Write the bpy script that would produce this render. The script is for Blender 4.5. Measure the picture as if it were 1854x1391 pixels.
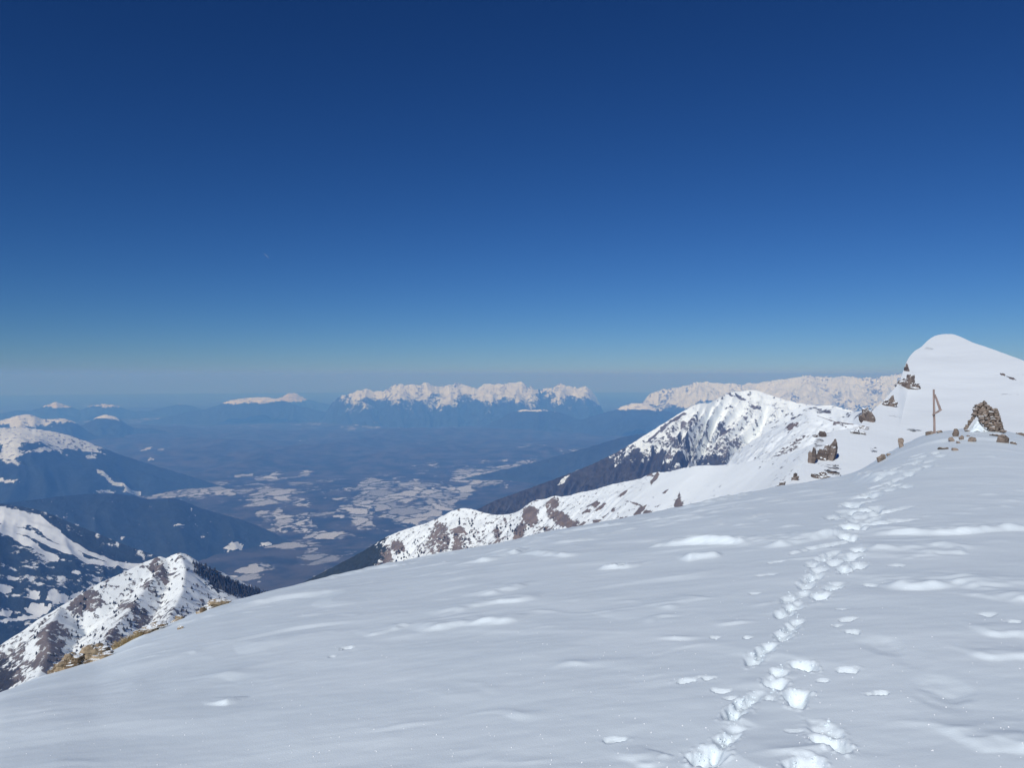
import bpy, bmesh, math, random
import numpy as np
from mathutils import Vector, Matrix, noise as mnoise

for o in list(bpy.data.objects):
    bpy.data.objects.remove(o, do_unlink=True)
SC = bpy.context.scene
COL = SC.collection
R = math.radians

# ------------------------------------------------------------------ camera
FPX, CX, CY, EYE, PITCH = 1460.0, 927.0, 695.5, 1.65, R(0.63)
cam_d = bpy.data.cameras.new('camera')
cam = bpy.data.objects.new('camera', cam_d)
COL.objects.link(cam)
cam.location = (0, 0, EYE)
cam.rotation_euler = (math.pi / 2 - PITCH, 0, 0)
cam_d.sensor_width = 36.0
cam_d.lens = FPX / 1854.0 * 36.0
cam_d.clip_start = 0.1
cam_d.clip_end = 200000.0
SC.camera = cam

# ------------------------------------------------------------------ sky and sun
SUN_EL, SUN_AZ = R(36), R(-28)          # behind the camera, a little to the left
world = bpy.data.worlds.new('World')
SC.world = world
world.use_nodes = True
wn = world.node_tree
wn.nodes.clear()
sky = wn.nodes.new('ShaderNodeTexSky')
sky.sky_type = 'NISHITA'
sky.sun_disc = False
sky.sun_elevation = SUN_EL
sky.sun_rotation = math.pi - SUN_AZ
sky.altitude = 2400
sky.air_density = 1.0
sky.dust_density = 0.1
sky.ozone_density = 3.0
bg = wn.nodes.new('ShaderNodeBackground')
bg.inputs['Strength'].default_value = 0.08
wo = wn.nodes.new('ShaderNodeOutputWorld')
# the camera's saturated colour response, the same over the whole sky
sepc = wn.nodes.new('ShaderNodeSeparateColor'); comb = wn.nodes.new('ShaderNodeCombineColor')
wn.links.new(sky.outputs[0], sepc.inputs[0])
for ch, (gain, gamma) in enumerate(((0.094, 1.56), (0.232, 1.305), (0.445, 1.2))):
    pw = wn.nodes.new('ShaderNodeMath'); pw.operation = 'POWER'; pw.inputs[1].default_value = gamma
    ml = wn.nodes.new('ShaderNodeMath'); ml.operation = 'MULTIPLY'; ml.inputs[1].default_value = gain
    wn.links.new(sepc.outputs[ch], pw.inputs[0]); wn.links.new(pw.outputs[0], ml.inputs[0]); wn.links.new(ml.outputs[0], comb.inputs[ch])
wn.links.new(comb.outputs[0], bg.inputs['Color'])
wn.links.new(bg.outputs[0], wo.inputs['Surface'])

sun_d = bpy.data.lights.new('sun', 'SUN')
sun_d.energy = 3.5
sun_d.angle = R(0.53)
sun_d.color = (1.0, 0.98, 0.955)
sun = bpy.data.objects.new('sun', sun_d)
COL.objects.link(sun)
SDIR = Vector((math.sin(SUN_AZ) * math.cos(SUN_EL), -math.cos(SUN_AZ) * math.cos(SUN_EL), math.sin(SUN_EL)))
sun.rotation_euler = SDIR.to_track_quat('Z', 'Y').to_euler()

vs = SC.view_settings
vs.view_transform = 'Standard'
vs.look = 'None'
vs.exposure = 0.0
vs.gamma = 1.0
SC.cycles.max_bounces = 5
SC.cycles.diffuse_bounces = 3
SC.cycles.volume_bounces = 1
SC.cycles.use_denoising = True

# ------------------------------------------------------------------ helpers: view geometry used to survey where things stand
cp, sp = math.cos(PITCH), math.sin(PITCH)
def ray(px, py):
    X, U = (px - CX) / FPX, (CY - py) / FPX
    return np.array([X, cp + U * sp, -sp + U * cp])
def at(px, py, dist):
    d = ray(px, py)
    d = d * (dist / math.hypot(d[0], d[1]))
    return np.array([d[0], d[1], d[2] + EYE])
def project(x, y, z):
    dz = z - EYE
    f = y * cp - dz * sp
    u = y * sp + dz * cp
    f = np.where(f > 0.01, f, 0.01)
    return CX + FPX * x / f, CY - FPX * u / f

# ------------------------------------------------------------------ helpers: noise
_rng = np.random.RandomState(7)
_perm = _rng.permutation(4096).astype(np.int64)
_ang = _rng.rand(4096) * 2 * np.pi
_gx, _gy = np.cos(_ang).astype(np.float32), np.sin(_ang).astype(np.float32)
def gnoise(x, y, seed=0):
    x = np.asarray(x, np.float64) + seed * 37.13
    y = np.asarray(y, np.float64) + seed * 91.7
    xi, yi = np.floor(x).astype(np.int64), np.floor(y).astype(np.int64)
    fx, fy = (x - xi).astype(np.float32), (y - yi).astype(np.float32)
    u = fx * fx * fx * (fx * (fx * 6 - 15) + 10)
    v = fy * fy * fy * (fy * (fy * 6 - 15) + 10)
    def g(ix, iy, dx, dy):
        h = _perm[(_perm[ix & 4095] + iy) & 4095]
        return _gx[h] * dx + _gy[h] * dy
    a = g(xi, yi, fx, fy); b = g(xi + 1, yi, fx - 1, fy)
    c = g(xi, yi + 1, fx, fy - 1); d = g(xi + 1, yi + 1, fx - 1, fy - 1)
    return (a + u * (b - a)) * (1 - v) + (c + u * (d - c)) * v
def fbm(x, y, octv=4, seed=0, gain=0.5):
    s = 0.0; a = 1.0; f = 1.0; t = 0.0
    for i in range(octv):
        s = s + a * gnoise(np.asarray(x) * f, np.asarray(y) * f, seed + i * 3)
        t += a; a *= gain; f *= 2.03
    return s / t * 1.6
def ridged(x, y, octv=3, seed=0):
    s = 0.0; a = 1.0; f = 1.0; t = 0.0
    for i in range(octv):
        s = s + a * (1 - 2.2 * np.abs(gnoise(np.asarray(x) * f, np.asarray(y) * f, seed + i * 5)))
        t += a; a *= 0.5; f *= 2.1
    return s / t
def sstep(a, b, x):
    t = np.clip((x - a) / (b - a), 0, 1)
    return t * t * (3 - 2 * t)

# ------------------------------------------------------------------ helpers: meshes and objects
def tag(o, label=None, cat=None, group=None, kind=None):
    for k, v in (('label', label), ('category', cat), ('group', group), ('kind', kind)):
        if v: o[k] = v
    return o
def link(o, parent=None):
    COL.objects.link(o)
    if parent is not None: o.parent = parent
    return o
def empty(name, loc, rz=0.0):
    o = bpy.data.objects.new(name, None)
    o.empty_display_size = 0.2
    o.location = loc
    o.rotation_euler = (0, 0, rz)
    return link(o)
def grid_mesh(name, X, Y, Z, mat, attrs=None, wrap=False):
    n, m = X.shape
    co = np.empty((n * m, 3), np.float32)
    co[:, 0] = X.ravel(); co[:, 1] = Y.ravel(); co[:, 2] = Z.ravel()
    idx = np.arange(n * m).reshape(n, m)
    if wrap: idx = np.concatenate([idx, idx[:, :1]], 1)
    q = np.stack([idx[:-1, :-1], idx[:-1, 1:], idx[1:, 1:], idx[1:, :-1]], -1).reshape(-1, 4)
    # make faces point up
    a, b, c = co[q[0, 0]], co[q[0, 1]], co[q[0, 3]]
    if np.cross(b - a, c - a)[2] < 0: q = q[:, ::-1]
    nf = len(q)
    me = bpy.data.meshes.new(name)
    me.vertices.add(n * m); me.vertices.foreach_set('co', co.ravel())
    me.loops.add(nf * 4); me.loops.foreach_set('vertex_index', np.ascontiguousarray(q).ravel().astype(np.int32))
    me.polygons.add(nf); me.polygons.foreach_set('loop_start', np.arange(nf, dtype=np.int32) * 4)
    me.update(calc_edges=True)
    me.polygons.foreach_set('use_smooth', np.ones(nf, bool))
    for k, v in (attrs or {}).items():
        at_ = me.attributes.new(k, 'FLOAT', 'POINT')
        at_.data.foreach_set('value', np.asarray(v, np.float32).ravel())
    me.materials.append(mat)
    me.update()
    o = bpy.data.objects.new(name, me)
    return link(o)

class Pick:
    """find the surface point that the survey sighting (px, py) falls on"""
    def __init__(s, X, Y, Z, ok=None):
        ok = np.ones(X.shape, bool) if ok is None else ok
        s.p = np.stack([X[ok], Y[ok], Z[ok]], -1)
        a, b = project(s.p[:, 0], s.p[:, 1], s.p[:, 2])
        o = np.argsort(a); s.p = s.p[o]; s.a = a[o]; s.b = b[o]
    def __call__(s, px, py, w=25):
        i, j = np.searchsorted(s.a, [px - w, px + w])
        if j <= i: i, j = 0, len(s.a)
        d = (s.a[i:j] - px) ** 2 + (s.b[i:j] - py) ** 2
        k_ = np.nonzero(d <= (math.sqrt(d.min()) + 2.0) ** 2)[0]
        k_ = k_[s.p[i + k_, 1] <= s.p[i + k_, 1].min() * 1.02]
        return s.p[i + int(k_[np.argmin(d[k_])])]
def world_ellipse(X, Y, pick, px, py, rx, ry, ang=0.0):
    """elliptic distance (1 = rim) on the ground for a patch whose sighted half-axes are rx, ry"""
    c = pick(px, py)
    ca, sa = math.cos(R(ang)), math.sin(R(ang))
    def axis(dx, dy):
        e1, e0 = pick(px + dx, py + dy), pick(px - dx, py - dy)
        return (e1 - e0)[:2] / 2
    A = axis(rx * ca, -rx * sa); B = axis(ry * sa, ry * ca)
    det = A[0] * B[1] - A[1] * B[0]
    if abs(det) < 1e-6 * (np.dot(A, A) + np.dot(B, B)) + 1e-9:
        return np.full(X.shape, 9.0)
    dx, dy = X - c[0], Y - c[1]
    p, q = (dx * B[1] - dy * B[0]) / det, (dy * A[0] - dx * A[1]) / det
    e = np.full(X.shape, 9.0)
    k = (np.abs(p) < 2.6) & (np.abs(q) < 2.6)
    p, q = p[k], q[k]
    s_ = px * 0.37 + py * 0.11
    e[k] = np.hypot(p, q) + 0.6 * gnoise(p * 1.5 + s_, q * 1.5, 201) + 0.4 * gnoise(p * 3.7 + s_, q * 3.7, 203) + 0.3 * gnoise(p * 9 + s_, q * 9, 205)
    return e

# ------------------------------------------------------------------ materials
def nt(mat):
    mat.use_nodes = True
    t = mat.node_tree; t.nodes.clear()
    out = t.nodes.new('ShaderNodeOutputMaterial')
    return t, out
def N(t, typ, **kw):
    n = t.nodes.new(typ)
    for k, v in kw.items():
        if k.startswith('i_'):
            n.inputs[k[2:].replace('_', ' ')].default_value = v
        else: setattr(n, k, v)
    return n
def math_(t, op, a, b=None, clamp=False):
    n = t.nodes.new('ShaderNodeMath'); n.operation = op; n.use_clamp = clamp
    for i, v in enumerate((a, b)):
        if v is None: continue
        if isinstance(v, (int, float)): n.inputs[i].default_value = v
        else: t.links.new(v, n.inputs[i])
    return n.outputs[0]
def smooth(t, v, a, b):
    n = t.nodes.new('ShaderNodeMapRange'); n.interpolation_type = 'SMOOTHSTEP'
    n.inputs[1].default_value = a; n.inputs[2].default_value = b
    t.links.new(v, n.inputs[0])
    return n.outputs[0]
def mix(t, f, a, b):
    n = t.nodes.new('ShaderNodeMix'); n.data_type = 'RGBA'
    if isinstance(f, (int, float)): n.inputs[0].default_value = f
    else: t.links.new(f, n.inputs[0])
    for i, v in ((6, a), (7, b)):
        if isinstance(v, tuple): n.inputs[i].default_value = (*v, 1)
        else: t.links.new(v, n.inputs[i])
    return n.outputs[2]
def noise(t, vec, scale, detail=4, rough=0.55):
    n = t.nodes.new('ShaderNodeTexNoise')
    n.inputs['Scale'].default_value = scale; n.inputs['Detail'].default_value = detail
    n.inputs['Roughness'].default_value = rough
    t.links.new(vec, n.inputs['Vector'])
    return n.outputs[0]
def pos(t):
    return t.nodes.new('ShaderNodeNewGeometry').outputs['Position']
def attr(t, name):
    n = t.nodes.new('ShaderNodeAttribute'); n.attribute_name = name
    return n.outputs['Fac']
SNOW = (0.85, 0.915, 0.95)
ROCK_B = (0.215, 0.175, 0.145)

def mat_snow():
    m = bpy.data.materials.new('wind_packed_snow'); t, out = nt(m)
    p = pos(t)
    b = N(t, 'ShaderNodeBsdfPrincipled')
    b.inputs['Roughness'].default_value = 0.55
    b.inputs['Specular IOR Level'].default_value = 0.25
    n0 = noise(t, p, 0.9, 3)
    c = mix(t, smooth(t, n0, 0.3, 0.7), (0.735, 0.825, 0.87), (0.775, 0.86, 0.90))
    t.links.new(c, b.inputs['Base Color'])
    mp = N(t, 'ShaderNodeMapping'); mp.inputs['Scale'].default_value = (0.35, 1.0, 1.0)
    t.links.new(p, mp.inputs['Vector'])
    n1 = math_(t, 'MULTIPLY', noise(t, mp.outputs[0], 9, 5, 0.6), smooth(t, noise(t, p, 0.55, 3), 0.38, 0.66))
    n2 = noise(t, p, 110, 3, 0.6)
    h = math_(t, 'ADD', n1, math_(t, 'MULTIPLY', n2, 0.34))
    bp = N(t, 'ShaderNodeBump'); bp.inputs['Strength'].default_value = 0.4; bp.inputs['Distance'].default_value = 0.010
    t.links.new(h, bp.inputs['Height']); t.links.new(bp.outputs[0], b.inputs['Normal'])
    t.links.new(b.outputs[0], out.inputs['Surface'])
    return m

def mat_terrain(name, pxm, rock=ROCK_B, rock2=(0.13, 0.115, 0.105), forest=(0.028, 0.036, 0.034), snow=SNOW, bump=0.6):
    """snow ground with bare rock and forest cover given by point attributes; pxm = metres of the finest grain"""
    m = bpy.data.materials.new(name); t, out = nt(m)
    p = pos(t)
    b = N(t, 'ShaderNodeBsdfPrincipled')
    b.inputs['Roughness'].default_value = 0.8
    b.inputs['Specular IOR Level'].default_value = 0.15
    nf = noise(t, p, 1 / (pxm * 5), 5, 0.65)
    ng = noise(t, p, 1 / (pxm * 14), 4, 0.6)
    nb = noise(t, p, 1 / (pxm * 60), 3, 0.5)
    rk = smooth(t, math_(t, 'ADD', attr(t, 'rock'), math_(t, 'MULTIPLY', math_(t, 'SUBTRACT', nf, 0.5), 2.7)), 0.40, 0.64)
    fo = smooth(t, math_(t, 'ADD', attr(t, 'forest'), math_(t, 'ADD', math_(t, 'MULTIPLY', math_(t, 'SUBTRACT', ng, 0.5), 1.6), math_(t, 'MULTIPLY', math_(t, 'SUBTRACT', nf, 0.5), 1.9))), 0.40, 0.60)
    rc = mix(t, smooth(t, ng, 0.35, 0.68), rock2, rock)
    sc = mix(t, smooth(t, nb, 0.3, 0.7), tuple(v * 0.95 for v in snow), snow)
    fc = mix(t, smooth(t, nf, 0.3, 0.7), tuple(v * 0.6 for v in forest), tuple(v * 1.35 for v in forest))
    c = mix(t, rk, sc, rc)
    c = mix(t, fo, c, fc)
    t.links.new(c, b.inputs['Base Color'])
    bp = N(t, 'ShaderNodeBump'); bp.inputs['Strength'].default_value = bump; bp.inputs['Distance'].default_value = pxm * 1.6
    hh = math_(t, 'MULTIPLY', nf, math_(t, 'ADD', math_(t, 'ADD', rk, fo, True), 0.12))
    t.links.new(hh, bp.inputs['Height']); t.links.new(bp.outputs[0], b.inputs['Normal'])
    t.links.new(b.outputs[0], out.inputs['Surface'])
    return m

def mat_valley():
    m = bpy.data.materials.new('valley_fields_and_woods'); t, out = nt(m)
    p = pos(t)
    b = N(t, 'ShaderNodeBsdfPrincipled'); b.inputs['Roughness'].default_value = 0.9
    b.inputs['Specular IOR Level'].default_value = 0.1
    wv = t.nodes.new('ShaderNodeTexNoise'); wv.inputs['Scale'].default_value = 1 / 420; wv.inputs['Detail'].default_value = 4
    t.links.new(p, wv.inputs['Vector'])
    vm = t.nodes.new('ShaderNodeVectorMath'); vm.operation = 'MULTIPLY_ADD'
    t.links.new(wv.outputs['Color'], vm.inputs[0]); vm.inputs[1].default_value = (420, 420, 0); t.links.new(p, vm.inputs[2])
    mp = N(t, 'ShaderNodeMapping'); mp.inputs['Rotation'].default_value = (0, 0, 0.5); mp.inputs['Scale'].default_value = (1.0, 0.55, 0.0)
    t.links.new(vm.outputs[0], mp.inputs['Vector'])
    v1 = N(t, 'ShaderNodeTexVoronoi'); v1.inputs['Scale'].default_value = 1 / 125
    v2 = N(t, 'ShaderNodeTexVoronoi'); v2.feature = 'DISTANCE_TO_EDGE'; v2.inputs['Scale'].default_value = 1 / 125
    t.links.new(mp.outputs[0], v1.inputs['Vector']); t.links.new(mp.outputs[0], v2.inputs['Vector'])
    sep = t.nodes.new('ShaderNodeSeparateColor'); t.links.new(v1.outputs['Color'], sep.inputs[0])
    nf = noise(t, p, 1 / 45, 4, 0.65)
    ng = noise(t, p, 1 / 160, 4, 0.6)
    d = math_(t, 'ADD', attr(t, 'field'), math_(t, 'ADD', math_(t, 'MULTIPLY', math_(t, 'SUBTRACT', ng, 0.5), 1.3), math_(t, 'MULTIPLY', math_(t, 'SUBTRACT', nf, 0.5), 0.7)))
    cell = smooth(t, math_(t, 'SUBTRACT', d, sep.outputs[0]), -0.14, 0.12)
    hedge = smooth(t, math_(t, 'ADD', v2.outputs['Distance'], math_(t, 'MULTIPLY', math_(t, 'SUBTRACT', nf, 0.5), 0.5)), 0.02, 0.09)
    f = math_(t, 'MULTIPLY', cell, hedge)
    sc = mix(t, sep.outputs[1], (0.32, 0.33, 0.35), (0.68, 0.69, 0.715))
    fc = mix(t, smooth(t, ng, 0.35, 0.65), (0.03, 0.035, 0.035), (0.105, 0.095, 0.088))
    c = mix(t, f, fc, sc)
    t.links.new(c, b.inputs['Base Color'])
    t.links.new(b.outputs[0], out.inputs['Surface'])
    return m

def mat_rock(name, c1, c2, scale, snow_cut=0.8, snow_amt=0.5):
    m = bpy.data.materials.new(name); t, out = nt(m)
    tc = t.nodes.new('ShaderNodeTexCoord')
    g = t.nodes.new('ShaderNodeNewGeometry')
    p = g.outputs['Position']
    b = N(t, 'ShaderNodeBsdfPrincipled'); b.inputs['Roughness'].default_value = 0.9
    b.inputs['Specular IOR Level'].default_value = 0.2
    n1 = noise(t, p, scale, 5, 0.6); n2 = noise(t, p, scale * 5, 4, 0.6)
    mp = N(t, 'ShaderNodeMapping'); mp.inputs['Scale'].default_value = (0.35, 0.35, 3.2)
    t.links.new(p, mp.inputs['Vector'])
    n3 = noise(t, mp.outputs[0], scale * 1.4, 3, 0.6)
    oi = t.nodes.new('ShaderNodeObjectInfo')
    f = math_(t, 'ADD', math_(t, 'MULTIPLY', n1, 0.5), math_(t, 'MULTIPLY', n3, 0.5))
    f = math_(t, 'ADD', f, math_(t, 'MULTIPLY', math_(t, 'SUBTRACT', oi.outputs['Random'], 0.5), 0.22))
    c = mix(t, smooth(t, f, 0.36, 0.66), c1, c2)
    c = mix(t, math_(t, 'MULTIPLY', smooth(t, n2, 0.52, 0.72), 0.5), c, tuple(v * 0.45 for v in c1))
    sp_ = t.nodes.new('ShaderNodeSeparateXYZ'); t.links.new(g.outputs['Normal'], sp_.inputs[0])
    s = math_(t, 'ADD', sp_.outputs[2], math_(t, 'MULTIPLY', math_(t, 'SUBTRACT', n1, 0.5), snow_amt))
    s = smooth(t, s, snow_cut - 0.05, snow_cut + 0.05)
    c = mix(t, s, c, SNOW)
    t.links.new(c, b.inputs['Base Color'])
    bp = N(t, 'ShaderNodeBump'); bp.inputs['Strength'].default_value = 0.7; bp.inputs['Distance'].default_value = 0.25 / scale
    t.links.new(math_(t, 'ADD', n1, math_(t, 'MULTIPLY', n2, 0.4)), bp.inputs['Height'])
    t.links.new(bp.outputs[0], b.inputs['Normal'])
    t.links.new(b.outputs[0], out.inputs['Surface'])
    return m
def mat_wood():
    m = bpy.data.materials.new('weathered_wood'); t, out = nt(m)
    tc = t.nodes.new('ShaderNodeTexCoord')
    mp = N(t, 'ShaderNodeMapping'); mp.inputs['Scale'].default_value = (30, 30, 2.0)
    t.links.new(tc.outputs['Object'], mp.inputs['Vector'])
    n1 = noise(t, mp.outputs[0], 1.0, 4)
    b = N(t, 'ShaderNodeBsdfPrincipled'); b.inputs['Roughness'].default_value = 0.85
    t.links.new(mix(t, smooth(t, n1, 0.3, 0.7), (0.17, 0.125, 0.11), (0.36, 0.285, 0.26)), b.inputs['Base Color'])
    bp = N(t, 'ShaderNodeBump'); bp.inputs['Strength'].default_value = 0.5; bp.inputs['Distance'].default_value = 0.004
    t.links.new(n1, bp.inputs['Height']); t.links.new(bp.outputs[0], b.inputs['Normal'])
    t.links.new(b.outputs[0], out.inputs['Surface'])
    return m
def mat_flat(name, c1, c2, scale, rough=0.9):
    m = bpy.data.materials.new(name); t, out = nt(m)
    b = N(t, 'ShaderNodeBsdfPrincipled'); b.inputs['Roughness'].default_value = rough
    b.inputs['Specular IOR Level'].default_value = 0.15
    n1 = noise(t, pos(t), scale, 3)
    t.links.new(mix(t, smooth(t, n1, 0.35, 0.65), c1, c2), b.inputs['Base Color'])
    t.links.new(b.outputs[0], out.inputs['Surface'])
    return m
M_SNOW = mat_snow()
M_VALLEY = mat_valley()
M_ROCK = mat_rock('grey_brown_limestone', (0.155, 0.125, 0.105), (0.31, 0.25, 0.205), 7.0, 0.93, 0.3)
M_CLIFF = mat_rock('cliff_limestone', (0.085, 0.07, 0.065), (0.215, 0.175, 0.15), 0.8, 0.62, 1.5)
M_YROCK = mat_rock('ochre_limestone', (0.15, 0.112, 0.075), (0.40, 0.315, 0.21), 16.0, 0.88, 0.9)
M_WOOD = mat_wood()
M_TREE = mat_flat('dark_needles', (0.022, 0.024, 0.022), (0.055, 0.05, 0.046), 0.9)
M_GRASS = mat_flat('dry_grass', (0.28, 0.2, 0.1), (0.5, 0.4, 0.24), 20)

# ================================================================== SETTING
# ------------------------------------------------------------------ near snowfield
SIL = [(-420, 1500, 8), (-200, 1360, 9.5), (0, 1255, 11), (110, 1213, 12), (180, 1188, 13), (250, 1153, 14), (330, 1120, 15), (400, 1096, 16),
       (500, 1069, 17), (600, 1046, 18), (700, 1025, 19), (800, 1005, 20), (900, 985, 21), (1000, 963, 22), (1100, 944, 24), (1200, 926, 26), (1280, 909, 28), (1350, 893, 30),
       (1450, 876, 33), (1520, 864, 35), (1550, 857, 36), (1575, 842, 37), (1605, 823, 38), (1640, 804, 39), (1665, 792, 39.5), (1690, 784, 40), (1740, 779, 40), (1790, 777, 40), (1825, 782, 40),
       (1854, 790, 40), (1950, 815, 37), (2100, 860, 33), (2400, 960, 28)]
s_az, s_t, s_R = [], [], []
for px, py, rr in SIL:
    d = ray(px, py)
    s_az.append(math.atan2(d[0], d[1])); s_t.append(-d[2] / math.hypot(d[0], d[1])); s_R.append(rr)
azs = np.linspace(-math.pi, math.pi, 7201)
ts_ = np.interp(azs, s_az, s_t); Rs_ = np.interp(azs, s_az, s_R)
k = np.exp(-0.5 * (np.arange(-24, 25) / 7.0) ** 2); k /= k.sum()
ts_ = np.convolve(np.pad(ts_, 24, 'edge'), k, 'valid')
kw = np.exp(-0.5 * (np.arange(-600, 601) / 190.0) ** 2); kw /= kw.sum()
tsw_ = np.convolve(np.pad(ts_, 600, 'edge'), kw, 'valid')        # the broad slope close to the camera
k2 = np.exp(-0.5 * (np.arange(-120, 121) / 40.0) ** 2); k2 /= k2.sum()
Rs_ = np.convolve(np.pad(Rs_, 120, 'edge'), k2, 'valid')
def snow_base(x, y):
    az = np.arctan2(x, y); r = np.hypot(x, y)
    RR = np.interp(az, azs, Rs_)
    near = 1 - sstep(0.25, 0.85, r / RR)
    ts = np.interp(az, azs, ts_) * (1 - near) + np.interp(az, azs, tsw_) * near
    a = ts - 2 * EYE / RR; b = EYE / RR ** 2
    behind = sstep(R(50), R(110), np.abs(az))
    a = a * (1 - behind); b = b * (1 - behind) + 0.001 * behind
    rl = RR * 1.9
    z = np.where(r < rl, -a * r - b * r * r, -a * r - b * rl * rl - 2 * b * rl * (r - rl))
    return z
az_f = np.linspace(R(-37), R(37), 930)
az_c = np.concatenate([az_f, np.linspace(R(37), R(323), 52)[1:-1]])
az_c = (az_c + np.pi) % (2 * np.pi) - np.pi
n_r = 720
r_in = np.linspace(0.25, 2.35, 24)[:-1]
tt = np.linspace(0, 1, n_r)
r_out = (2.35 ** -0.5 * (1 - tt) + 90 ** -0.5 * tt) ** -2
r_all = np.concatenate([r_in, r_out])
AZ, RR_ = np.meshgrid(az_c, r_all)
SX, SY = RR_ * np.sin(AZ), RR_ * np.cos(AZ)
SZ = snow_base(SX, SY)
vis = (np.abs(AZ) < R(38)) & (RR_ < np.interp(AZ, azs, Rs_) * 1.03) & (RR_ > 2.3)
pick_snow0 = Pick(SX, SY, SZ, vis)

# wind-carved relief: steps whose steep side faces the camera, drawn out along the wind (x)
def sastrugi(x, y, L, LU, seed, w=0.2, cover=0.1, warp=1.0):
    y = y + 0.10 * x
    s = y / L + warp * (1.1 * gnoise(x / LU, y / (L * 2.2), seed) + 0.5 * gnoise(x / (LU * 0.4), y / (L * 0.9), seed + 4))
    f = s - np.floor(s)
    h = np.where(f < w, f / w, np.clip(1 - (f - w) / (1 - w), 0, 1) ** 1.5)
    m = np.clip(gnoise(x / (LU * 0.8), y / (L * 1.1), seed + 9) * 1.8 + cover, 0, 1)
    return h * m * m
FADE = np.clip(1.5 - RR_ / 60, 0.3, 1)
DET = 0.07 * sastrugi(SX, SY, 2.6, 3.6, 3, 0.10, 0.12)
patch = sstep(-0.1, 0.35, gnoise(SX / 7, SY / 4.5, 41))
farb = sstep(9, 16, RR_)
DET += (0.020 + 0.028 * farb) * sastrugi(SX, SY, 0.85, 1.5, 11, 0.2, 0.12) * (0.35 + patch)
DET += (0.011 + 0.024 * farb) * sastrugi(SX, SY, 0.36, 0.75, 19, 0.24, 0.2) * (0.2 + patch)
patch2 = sstep(0.0, 0.4, gnoise(SX / 2.6 + 5, SY / 1.8, 47))
DET += (0.016 + 0.026 * farb) * sastrugi(SX, SY, 0.30, 0.6, 29, 0.28, 0.1) * (0.25 + patch2)
DET += 0.05 * sastrugi(SX, SY, 1.5, 1.9, 37, 0.2, -0.15)
DET += 0.03 * fbm(SX / 3.2, SY / 1.9, 3, 55) * (1 - 0.3 * farb)
DET += 0.0035 * fbm(SX / 0.35, SY / 0.16, 3, 61)

# larger drift edges: polylines of sightings, height, front width, back width
DRIFTS = [([(1165, 993), (1250, 988), (1330, 984), (1362, 989)], 0.12, 0.10, 1.4),
          ([(1384, 996), (1430, 985), (1480, 972), (1545, 960)], 0.085, 0.16, 1.2),
          ([(1565, 968), (1640, 966), (1720, 967), (1800, 962), (1900, 958)], 0.10, 0.14, 1.5),
          ([(1600, 1068), (1680, 1064), (1740, 1058), (1800, 1073)], 0.085, 0.13, 0.9),
          ([(1815, 1095), (1842, 1088), (1880, 1095)], 0.08, 0.1, 0.6),
          ([(1080, 1030), (1120, 1027), (1150, 1028)], 0.06, 0.09, 0.6),
          ([(1235, 1015), (1275, 1010), (1312, 1007)], 0.07, 0.12, 0.6),
          ([(1545, 864), (1570, 868), (1602, 870)], 0.16, 0.25, 1.5),
          ([(835, 1022), (880, 1018), (930, 1005), (955, 994)], 0.08, 0.12, 0.9),
          ([(960, 1003), (1000, 1007), (1040, 1010)], 0.06, 0.1, 0.7),
          ([(870, 1083), (920, 1068), (965, 1052)], 0.05, 0.13, 0.8),
          ([(790, 1120), (850, 1103), (900, 1092), (985, 1085)], 0.05, 0.1, 0.7),
          ([(755, 1150), (800, 1138), (835, 1130), (950, 1128)], 0.06, 0.1, 0.7),
          ([(660, 1155), (700, 1145), (745, 1133)], 0.03, 0.08, 0.5),
          ([(398, 1284), (420, 1275), (442, 1264)], 0.035, 0.07, 0.3),
          ([(1560, 1000), (1640, 993), (1700, 990), (1750, 1000)], 0.05, 0.12, 0.7),
          ([(1660, 1005), (1700, 1002), (1760, 1004)], 0.06, 0.12, 0.6),
          ([(1620, 1015), (1665, 1010), (1710, 1007)], 0.03, 0.06, 0.4),
          ([(1740, 1345), (1800, 1338), (1880, 1352)], 0.04, 0.12, 0.5),
          ([(1770, 1150), (1820, 1148), (1880, 1155)], 0.035, 0.08, 0.5),
          ([(1780, 1200), (1830, 1192), (1880, 1196)], 0.035, 0.08, 0.5),
          ([(1195, 1105), (1240, 1090), (1280, 1080)], 0.035, 0.1, 0.5),
          ([(1280, 912), (1320, 902), (1362, 893)], 0.15, 0.3, 1.6),
          ([(1225, 920), (1262, 917), (1290, 914)], 0.1, 0.2, 1.2),
          ([(1170, 1390), (1190, 1375), (1215, 1362)], 0.02, 0.05, 0.3)]
def polyline_dist(X, Y, pts):
    best = np.full(X.shape, 1e9); sgn = np.zeros(X.shape); tpar = np.zeros(X.shape)
    seg = [np.linalg.norm(pts[i + 1] - pts[i]) for i in range(len(pts) - 1)]
    tot = sum(seg); acc = 0
    for i in range(len(pts) - 1):
        a, b = pts[i], pts[i + 1]; d = b - a; L2 = float(d @ d) + 1e-12
        u = np.clip(((X - a[0]) * d[0] + (Y - a[1]) * d[1]) / L2, 0, 1)
        ex, ey = X - a[0] - u * d[0], Y - a[1] - u * d[1]
        dd = np.hypot(ex, ey)
        s = d[0] * (Y - a[1]) - d[1] * (X - a[0])
        upd = dd < best
        best = np.where(upd, dd, best); sgn = np.where(upd, np.sign(s), sgn)
        tpar = np.where(upd, (acc + u * seg[i]) / tot, tpar)
        acc += seg[i]
    return best, sgn, tpar
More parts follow.
